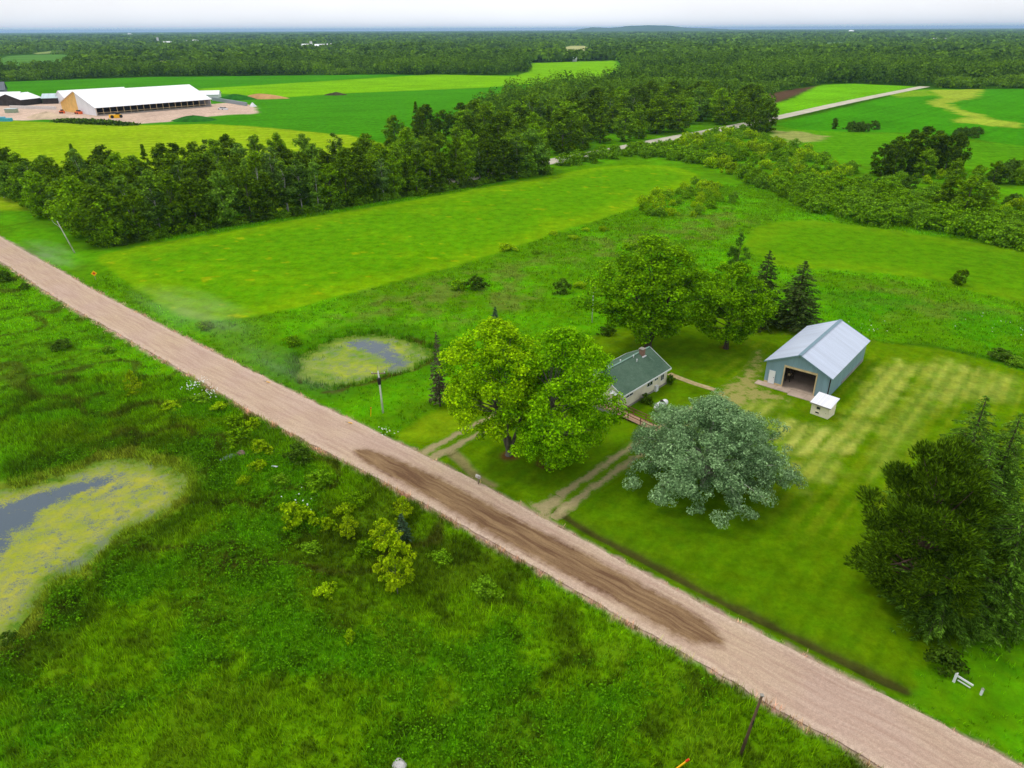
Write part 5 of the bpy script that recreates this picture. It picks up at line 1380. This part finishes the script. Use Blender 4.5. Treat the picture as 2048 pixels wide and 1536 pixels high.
fallen(537, 768, 'bent yellow marker at the road edge below the small pond')
fallen(701, 850, 'small yellow marker at the road edge near the white utility pole')
def rock(px, py, r, label, mat, name='rock', zs=.7):
    rng = np.random.default_rng(int(px)); b = P(px, py); z = float(height(np.array([b[0]]), np.array([b[1]]))[0])
    import bmesh
    bm = bmesh.new(); bmesh.ops.create_icosphere(bm, subdivisions=3, radius=r)
    ph = rng.random(6)*6
    for v in bm.verts:
        d = v.co/r; f = 1+.16*math.sin(3*d.x+ph[0])*math.cos(3*d.y+ph[1])+.1*math.sin(6*d.z+ph[2]+4*d.x)
        v.co = Vector((v.co.x*f*1.15, v.co.y*f, v.co.z*f*zs))
    me = bpy.data.meshes.new(name); bm.to_mesh(me); bm.free(); me.materials.append(mat)
    o = link(name, me); o.location = (b[0], b[1], z+r*.35)
    tag(o, label, name.replace('_', ' '))
M_STONE = m_plain('pale_stone', (.52, .51, .50), .9, .1, 0, .3, 3)
rock(799, 1530, .42, 'pale grey boulder in the grass at the bottom picture edge', M_STONE)
rock(482, 907, .45, 'brown stone beside the puddle in the left meadow', m_plain('brown_stone', (.18, .13, .10), .9, .1, 0, .3, 3))
def gate_rail():
    a = P(1908, 1362); b = P(1940, 1378); c = P(1962, 1388)
    u = (b-a); th = math.atan2(u[1], u[0]); n = np.linalg.norm(u)
    z = float(height(np.array([a[0]]), np.array([a[1]]))[0])
    t = thing('gate_rail', 'broken white wooden gate rail lying in the weeds below the conifers', 'fence', (a[0], a[1], z), th)
    MB().bar((0, 0, .75), (n*1.1, 0, .55), .10, .14).obj('top_rail', M_WHITE, t)
    MB().bar((.2, 0, .35), (n*1.0, 0, .2), .06, .09).obj('lower_rail', M_WHITE, t)
    MB().box(-.10, .10, -.10, .10, -.2, 1.0).obj('post', M_WHITE, t)
    z = float(height(np.array([c[0]]), np.array([c[1]]))[0])
    t = thing('white_post', 'short blue-white capped post right of the broken gate rail', 'post', (c[0], c[1], z), th)
    MB().tube([(0, 0, -.2), (0, 0, .62)], [.10, .10], 8).obj('post', M_WHITE, t); MB().tube([(0, 0, .621), (0, 0, .74)], [.14, .05], 8).obj('cap', M_GREYC, t)
gate_rail()
def pipe():
    b = P(550, 934); z = float(height(np.array([b[0]]), np.array([b[1]]))[0])
    m = MB(); m.tube([(-.4, .1, z+.3), (.4, -.15, z+.35)], [.09, .09], 8); o = m.obj('pipe_end', M_WHITE); o.location = (b[0], b[1], 0)
    tag(o, 'short white pipe lying in the grass near the round dark bush', 'pipe')
pipe()
def flowers():
    rng = np.random.default_rng(8); V_ = []; F_ = []; n0 = 0
    for px, py, n, r in [(392, 772, 60, 1.3), (418, 792, 80, 1.3), (600, 1010, 12, 2), (1990, 655, 20, 6), (1745, 660, 14, 3), (770, 870, 22, 1.2)]:
        b = P(px, py); x = b[0]+rng.normal(size=n)*r*.6; y = b[1]+rng.normal(size=n)*r*.6
        C = np.stack([x, y, height(x, y)+.45+rng.random(n)*.3], 1)
        V, Fq = blades(C, .22, .8, rng, N=unit(np.array([0, 0, 1.])+rng.normal(size=(n, 3))*.4)); V_.append(V); F_.append(Fq+n0); n0 += len(V)
    me = mesh_np('white_flowers', np.vstack(V_), np.vstack(F_), m_plain('white_petals', (.75, .76, .70), .8, .1, 0, .1))
    tag(link('white_flowers', me), 'white wild flowers in small patches along the road and in the meadow', 'flowers', None, 'stuff')
flowers()

# ------------------------------------------------------------------ far farm with the white barns
M_WROOF = m_metal('white_far_roof', (.86, .87, .90), 0, 1.0, .05, .45, .3, (.7, .7, .72))
M_WWALL = m_metal('white_far_wall', (.74, .75, .80), 1, 1.0, .05, .5, .3, (.65, .65, .68))
M_GROOF = m_metal('grey_far_roof', (.10, .12, .15), 0, 1.0, .15, .5, .3)
M_TEAL = m_metal('pale_teal_roof', (.50, .62, .64), 0, .8, .1, .5, .3)
M_PLY = m_plain('plywood', tuple(S(226, 184, 110)), .85, .1, 0, .2, .3)
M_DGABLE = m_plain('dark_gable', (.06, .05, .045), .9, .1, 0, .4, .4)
M_ORANGE = m_plain('orange_paint', tuple(S(240, 110, 50)), .5, .3, 0, .1)
def frame_from(pa, pb):
    a, b = P(*pa), P(*pb); u = b-a; L = np.linalg.norm(u); return a, math.atan2(u[1], u[0]), L
def gable(name, label, pa, pb, W, E, R, mroof, mwall, front=None, o=.5, cat='barn', posts=0, side=None, kids=None):
    """gabled building; pa, pb: the two ground corners of the side seen, W: depth behind it"""
    a, th, L = frame_from(pa, pb)
    t = thing(name, label, cat, (a[0], a[1], 0), th)
    sl = R/(W/2); z0, z1 = E-o*sl+.15, E+R+.15
    if posts:
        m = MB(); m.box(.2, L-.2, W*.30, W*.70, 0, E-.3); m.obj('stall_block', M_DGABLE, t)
        m = MB()
        for k in range(posts+1):
            x = L*k/posts; m.box(x-.13, x+.13, 0, .26, 0, E-.2)
        m.obj('post', M_TAN, t)
        MB().box(0, L, .27, .40, 1.6, 1.8).obj('rail', M_TAN, t)
        MB().box(0, L, -.5, .0, 0, .7).obj('curb', M_GREYC, t)
        m = MB(); m.box(0, L, W-.3, W, 0, E); m.obj('wall', mwall, t)
        m = MB(); m.ext([(0, 0), (W/2, 0), (W/2, E+R), (0, E)], 'x', 0, .3); m.obj('gable_wall', mwall, t); MB().ext([(0, 0), (W, 0), (W, E), (W/2, E+R), (0, E)], 'x', L-.3, L).obj('gable_wall', mwall, t)
        m = MB(); m.ext([(W/2, 0), (W, 0), (W, E), (W/2, E+R)], 'x', 0.02, .3); m.obj('plywood_gable', M_PLY, t)
        MB().box(0.3, L-.3, .42, W-.32, 0.0, .16).obj('floor', M_GREYC, t)
    else:
        m = MB(); m.ext([(0, 0), (W, 0), (W, E), (W/2, E+R), (0, E)], 'x', 0.1, L-.1); m.obj('wall', mwall, t)
        if front: m = MB(); m.ext([(0, 0), (W, 0), (W, E), (W/2, E+R), (0, E)], 'x', -.05, .09); m.obj('gable_front', front, t)
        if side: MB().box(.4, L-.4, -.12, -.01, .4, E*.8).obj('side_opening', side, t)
    m = MB(); m.slab([(-o, -o, z0), (L+o, -o, z0), (L+o, W/2, z1), (-o, W/2, z1)], .15)
    m.slab([(L+o, W+o, z0), (-o, W+o, z0), (-o, W/2, z1), (L+o, W/2, z1)], .15); m.obj('roof', mroof, t)
    return t
gable('dairy_barn', 'huge white-roofed open-sided barn, largest building of the far farm', (195, 232), (423, 213), 54, 5.0, 8.4, M_WROOF, M_WWALL, posts=18, o=.9)
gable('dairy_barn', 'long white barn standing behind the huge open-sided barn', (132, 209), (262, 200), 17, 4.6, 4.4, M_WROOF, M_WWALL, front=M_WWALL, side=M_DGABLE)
gable('dairy_barn', 'low white-roofed barn peeping out past the right end of the huge barn', (350, 199), (438, 197), 16, 3.0, 2.4, M_WROOF, M_WWALL)
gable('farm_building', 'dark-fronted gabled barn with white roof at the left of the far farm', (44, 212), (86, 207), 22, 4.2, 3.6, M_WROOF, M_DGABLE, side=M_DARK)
gable('farm_building', 'white-roofed shed at the left picture edge of the far farm', (-40, 212), (40, 210), 14, 4.4, 4.2, M_WROOF, M_DGABLE)
gable('farm_building', 'grey-roofed barn farthest left behind the white shed', (-70, 200), (14, 197), 16, 6.5, 5.5, M_GROOF, M_GROOF)
gable('farm_building', 'small pale teal roofed building between the dark-fronted barn and the long white barn', (86, 208), (122, 207), 13, 4.0, 2.6, M_TEAL, M_DGABLE)
def block(name, label, cat, pa, pb, D, h, mat, top=None, topmat=None, part='body'):
    a, th, L = frame_from(pa, pb); t = thing(name, label, cat, (a[0], a[1], 0), th)
    MB().box(0, L, 0, D, -.1, h).obj(part, mat, t, bevel=.06)
    if top: MB().box(*[q*L if i < 2 else q for i, q in enumerate(top)]).obj('cab', topmat, t, bevel=.06)
    return t
def wheels(t, xs, r, y):
    for x in xs:
        m = MB(); m.tube([(x, y-.2, r), (x, y+.2, r)], [r, r], 12); m.obj('wheel', M_BLACK, t)
block('concrete_wall', 'long pale concrete wall in the far farmyard', 'wall', (20, 217), (112, 219), .8, 2.0, m_plain('pale_concrete', tuple(S(214, 208, 204)), .9), part='panel')
block('feed_bunker', 'grey concrete bunker wall right of the huge barn', 'wall', (424, 201), (492, 212), 1.2, 2.4, m_plain('bunker_concrete', tuple(S(140, 150, 156)), .9), part='panel')
t = block('telehandler', 'yellow telehandler parked before the open side of the huge barn', 'machine', (220, 237), (244, 235.5), 2.6, 2.0, M_YEL, (.55, .9, .2, 2.4, 2.01, 3.1), M_BLACK); wheels(t, (1.4, 6.4), .95, -.12)
t = block('skid_loader', 'orange loader left of the white gable of the huge barn', 'machine', (119, 227), (127, 227), 2.0, 1.6, M_ORANGE, (.3, .8, .3, 1.8, 1.61, 2.4), M_BLACK); wheels(t, (.6, 2.0), .55, -.1)
t = block('skid_loader', 'orange loader close to the white gable wall of the huge barn', 'machine', (150, 228), (160, 228.6), 2.0, 1.6, M_ORANGE, (.3, .8, .3, 1.8, 1.61, 2.4), M_BLACK); wheels(t, (.6, 2.6), .55, -.1)
t = block('car', 'white car parked beyond the right end of the huge barn', 'car', (436, 219), (452, 220), 2.0, 1.0, M_WHITE, (.22, .80, .15, 1.85, 1.01, 1.6), M_GLASS); wheels(t, (.9, 4.4), .38, -.02)
t = block('trailer', 'turquoise covered trailer at the left picture edge of the far farm', 'trailer', (-30, 243), (20, 243), 3.0, 1.8, m_plain('turquoise_cover', tuple(S(70, 170, 190)), .6), (.15, .75, .4, 2.6, 1.81, 2.5), m_plain('blue_tarp', tuple(S(110, 180, 200)), .6)); wheels(t, (4, 8), .6, -.05)
t = block('machine_shed', 'small grey-green shed in the far farmyard near the left edge', 'shed', (10, 226), (31, 226), 3.5, 2.4, m_plain('grey_green', tuple(S(150, 165, 140)), .8)); MB().box(-.3, 7.2, -.3, 3.8, 2.41, 2.6).obj('roof', M_TEAL, t)
def heap(px, py, rx, ry, h, label, mat, name, cat, seed):
    b = P(px, py); rng = np.random.default_rng(seed); n, m = 28, 10; V = []; 
    ph = rng.random(4)*6
    for i in range(m+1):
        q = i/m
        for k in range(n):
            a = 2*PI*k/n; f = 1+.14*math.sin(2*a+ph[0])+.08*math.sin(5*a+ph[1])
            V.append((math.cos(a)*rx*q*f, math.sin(a)*ry*q*f, h*(1-q**1.6)*(1+.12*math.sin(3*a+ph[2]+q*5))-.1*(i == m)))
    Fq = [(i*n+k, i*n+(k+1) % n, (i+1)*n+(k+1) % n, (i+1)*n+k) for i in range(m) for k in range(n)]
    o = link(name, mesh_np(name, np.array(V), np.array(Fq), mat, None, True)); o.location = (b[0], b[1], .05)
    tag(o, label, cat)
M_SAND = m_plain('sand', tuple(S(196, 174, 146)), .95, .05, 0, .25, .2)
M_EARTH = m_plain('brown_earth', tuple(S(186, 144, 96)), .95, .05, 0, .25, .2)
M_HEDGE = m_plain('weedy_green', tuple(S(40, 104, 20)), .95, .05, 0, .45, .25)
heap(95, 236, 13, 9, 3.4, 'brown-grey gravel heap in the far farmyard left of the green bank', M_SAND, 'gravel_heap', 'heap', 1)
heap(522, 197, 19, 8, 3.2, 'long tan earth heap beyond the right end of the far farmyard', M_EARTH, 'earth_heap', 'heap', 2)
heap(470, 199, 15, 9, 3.6, 'green weedy mound with a dug side right of the low white-roofed barn', M_HEDGE, 'earth_mound', 'mound', 3)
heap(672, 190, 10, 5, 2.0, 'dark brush pile alone in the far green field', m_plain('brush', (.06, .055, .03), .95, .05, 0, .4, .3), 'brush_pile', 'heap', 4)
heap(388, 241, 15, 7, 2.6, 'weedy green mound in front of the huge barn', M_HEDGE, 'earth_mound', 'mound', 5)
heap(506, 213, 2.5, 2.2, 2.4, 'white round feed pile at the right tip of the farmyard', M_WHITE, 'feed_pile', 'heap', 6)
def bank():
    pts = smooth_line(PP([(112, 243), (150, 246), (200, 249), (250, 251), (275, 250)])); d = np.r_[0, np.cumsum(np.hypot(*np.diff(pts, axis=0).T))]
    rng = np.random.default_rng(4); m = 1500; s = rng.random(m)*d[-1]
    x = np.interp(s, d, pts[:, 0])+rng.normal(size=m)*1.6; y = np.interp(s, d, pts[:, 1])+rng.normal(size=m)*1.6
    C = np.stack([x, y, rng.random(m)*2.6*np.sin(PI*s/d[-1])**.4], 1)
    V, Fq = blades(C, 1.5, .8, rng, N=unit(np.array([0, -.4, .8])+rng.normal(size=(m, 3))*.6))
    me = mesh_np('weed_bank', V, Fq, L_BUSH_D, {'tint': np.repeat(rng.random(m), 4)})
    tag(link('weed_bank', me), 'dark green weedy bank along the near edge of the far farmyard', 'bank', None, 'stuff')
bank()
# farms far out in the forest
def silo(px, py, yt, r, label):
    b, h = base_h(px, py, yt); h = min(h, 40); t = thing('silo', label, 'silo', (b[0], b[1], 0), 0)
    MB().tube([(0, 0, 0), (0, 0, h*.92)], [r, r], 14).obj('shaft', M_WWALL, t); MB().tube([(0, 0, h*.921), (0, 0, h)], [r, r*.25], 14).obj('dome', M_GREYC, t)
silo(317, 87.5, 74, 4.5, 'tall white silo of the distant farm above the far fields')
silo(623, 96, 82, 4, 'pale silo of the distant farm right of the tall white silo')
for px0, px1, py, W, E, R, lab in [(322, 340, 88.5, 22, 6, 5, 'small white barn right beside the tall distant silo'), (347, 372, 88, 26, 7, 6, 'white barn in the middle of the distant farm with the tall silo'), (376, 392, 86.5, 26, 9, 5, 'bright white barn at the right of the distant farm with the tall silo'),
                               (602, 620, 95.5, 20, 6, 5, 'white building at the left of the second distant farm'), (628, 648, 96, 20, 6, 5, 'white building in the middle of the second distant farm'), (652, 664, 95, 20, 6, 5, 'white building at the right of the second distant farm'),
                               (1866, 1892, 85.5, 24, 9, 6, 'white-roofed building far out in the right-hand forest'), (1145, 1153, 123, 9, 4, 2.5, 'small white-roofed house at the far end of the yellow field'), (1696, 1704, 67.5, 60, 24, 10, 'tiny white building on the right of the horizon'), (254, 260, 73.5, 40, 20, 10, 'tiny white building on the left of the horizon')]:
    gable('far_building', lab, (px0, py), (px1, py), W, E, R, M_WROOF, M_WWALL, cat='building')
for px, rgb, lab in CLEARINGS:
    pl = PP(px); V, Fq, d = sheet(smooth_poly(pl, 1), np.ptp(pl, 0).max()/14, .6)
    struct('field', mesh_np('field', V, Fq, m_plain('far_field', tuple(S(*rgb, k=.8)), .95, .05, 0, .25, .01)), lab, 'field')
# low hill on the horizon
def hill():
    D = 15000; n = 60; V = []
    c = P(1290, 64.5); az0 = (1140-1024)/F; az1 = (1450-1024)/F
    prof = [(1140, 0), (1150, .4), (1180, .75), (1215, .62), (1250, .9), (1285, 1.0), (1320, .95), (1360, .6), (1410, .45), (1480, .2), (1560, 0)]
    for i in range(n+1):
        px = 1138+(1562-1138)*i/n; x = (px-1024)/F*D
        hh = np.interp(px, [p[0] for p in prof], [p[1] for p in prof])*122+vnoise(np.array([i*.5]), np.array([0.]), 3)[0]*6
        for q, dy in ((0, -900), (.55, -500), (1, 0), (.6, 600), (0, 1200)): V.append((x*(D+dy)/D, D*1.07+dy, hh*q))
    Fq = [(i*5+k, (i+1)*5+k, (i+1)*5+k+1, i*5+k+1) for i in range(n) for k in range(4)]
    struct('hills', mesh_np('hills', np.array(V), np.array(Fq), m_plain('hill_forest', (.035, .09, .02), .95, .05, 0, .3, .004), None, True), 'low blue wooded hill on the horizon right of the middle', 'hill')
hill()
# ------------------------------------------------------------------ haze, dust, sky and light
def vol_box(name, x0, x1, y0, y1, z0, z1, dens, col, label):
    m = MB(); m.box(x0, x1, y0, y1, z0, z1)
    mt = bpy.data.materials.new(name); mt.use_nodes = True; nt = mt.node_tree; nt.nodes.clear()
    o = nt.nodes.new('ShaderNodeOutputMaterial'); v = nt.nodes.new('ShaderNodeVolumePrincipled')
    v.inputs['Color'].default_value = col+(1,); v.inputs['Density'].default_value = dens; v.inputs['Anisotropy'].default_value = .3
    nt.links.new(v.outputs[0], o.inputs['Volume'])
    ob = m.obj(name, mt); tag(ob, label, 'haze', None, 'stuff')
HAZE = 4.8e-5
vol_box('haze', -65000, 65000, -65000, 65000, -3.0, 150, HAZE, (.42, .68, .98), 'thin blue summer haze lying over the whole plain')
def dust(px, py, sx, sy, sz, rz, dens, label):
    import bmesh
    bm = bmesh.new(); bmesh.ops.create_icosphere(bm, subdivisions=3, radius=1.0)
    me = bpy.data.meshes.new('dust_cloud'); bm.to_mesh(me); bm.free()
    mt = bpy.data.materials.new('dust'); mt.use_nodes = True; n = mt.node_tree; n.nodes.clear()
    o_ = n.nodes.new('ShaderNodeOutputMaterial'); v = n.nodes.new('ShaderNodeVolumePrincipled'); v.inputs['Color'].default_value = (.88, .84, .78, 1); v.inputs['Anisotropy'].default_value = .2
    tc_ = n.nodes.new('ShaderNodeTexCoord'); ln = n.nodes.new('ShaderNodeVectorMath'); ln.operation = 'LENGTH'; n.links.new(tc_.outputs['Object'], ln.inputs[0])
    fall = n.nodes.new('ShaderNodeMapRange'); fall.interpolation_type = 'SMOOTHSTEP'; n.links.new(ln.outputs['Value'], fall.inputs[0])
    for i, q in enumerate((.25, 1.0, 1.0, 0.0)): fall.inputs[i+1].default_value = q
    nz_ = n.nodes.new('ShaderNodeTexNoise'); nz_.inputs['Scale'].default_value = 2.6; nz_.inputs['Detail'].default_value = 3; n.links.new(tc_.outputs['Object'], nz_.inputs['Vector'])
    m2 = n.nodes.new('ShaderNodeMapRange'); n.links.new(nz_.outputs['Fac'], m2.inputs[0])
    for i, q in enumerate((.38, .68, 0.0, dens)): m2.inputs[i+1].default_value = q
    mu = n.nodes.new('ShaderNodeMath'); mu.operation = 'MULTIPLY'; n.links.new(fall.outputs[0], mu.inputs[0]); n.links.new(m2.outputs[0], mu.inputs[1])
    n.links.new(mu.outputs[0], v.inputs['Density']); n.links.new(v.outputs[0], o_.inputs['Volume'])
    me.materials.append(mt); o = link('dust_cloud', me); b = P(px, py); o.location = (b[0], b[1], sz*.6); o.scale = (sx, sy, sz); o.rotation_euler = (0, 0, rz)
    tag(o, label, 'dust', None, 'stuff')
dust(390, 640, 24, 8, 3.0, math.radians(-38), .04, 'thin pale dust drifting off the gravel road over the strip field corner')
dust(560, 745, 20, 5, 2.2, math.radians(-40), .035, 'thin pale dust hanging along the road edge before the small pond')
dust(100, 520, 20, 6, 2.4, math.radians(-42), .045, 'thin dust over the far stretch of the gravel road')
w = bpy.data.worlds.new('World'); SC.world = w; w.use_nodes = True
nt = w.node_tree; nt.nodes.clear()
out = nt.nodes.new('ShaderNodeOutputWorld'); bg = nt.nodes.new('ShaderNodeBackground')
sky = nt.nodes.new('ShaderNodeTexSky'); sky.sky_type = 'NISHITA'; sky.sun_disc = False
SUN_EL, SUN_AZ = math.radians(60), math.radians(-75)       # azimuth from straight ahead, negative = left
sky.sun_elevation = SUN_EL; sky.sun_rotation = SUN_AZ
sky.air_density = 1.0; sky.dust_density = 2.5; sky.ozone_density = 1.0
# thin high cloud veil over the blue
tc = nt.nodes.new('ShaderNodeTexCoord'); mp = nt.nodes.new('ShaderNodeMapping'); mp.inputs['Scale'].default_value = (1, 1, 3)
nz = nt.nodes.new('ShaderNodeTexNoise'); nz.inputs['Scale'].default_value = 1.6; nz.inputs['Detail'].default_value = 5
nt.links.new(tc.outputs['Generated'], mp.inputs[0]); nt.links.new(mp.outputs[0], nz.inputs['Vector'])
mr = nt.nodes.new('ShaderNodeMapRange'); nt.links.new(nz.outputs['Fac'], mr.inputs[0])
for i, v in enumerate((.3, .7, .6, .9)): mr.inputs[i+1].default_value = v
mx = nt.nodes.new('ShaderNodeMix'); mx.data_type = 'RGBA'
nt.links.new(mr.outputs[0], mx.inputs[0]); nt.links.new(sky.outputs[0], mx.inputs[6]); mx.inputs[7].default_value = (26, 26, 26.6, 1)
nt.links.new(mx.outputs[2], bg.inputs[0]); bg.inputs[1].default_value = .10
nt.links.new(bg.outputs[0], out.inputs[0])
sl = bpy.data.lights.new('sun', 'SUN'); sl.energy = 2.3; sl.angle = math.radians(9); sl.color = (1.0, .96, .88)
so = bpy.data.objects.new('sun', sl); COL.objects.link(so)
sd = Vector((math.sin(SUN_AZ)*math.cos(SUN_EL), math.cos(SUN_AZ)*math.cos(SUN_EL), math.sin(SUN_EL)))
so.rotation_euler = (-sd).to_track_quat('-Z', 'Y').to_euler(); so.location = (-60, 20, 90)
vs = SC.view_settings; vs.view_transform = 'Standard'; vs.look = 'None'; vs.exposure = -0.88; vs.gamma = 1.0; vs.use_curve_mapping = False
SC.cycles.volume_bounces = 0
SC.cycles.max_bounces = 6
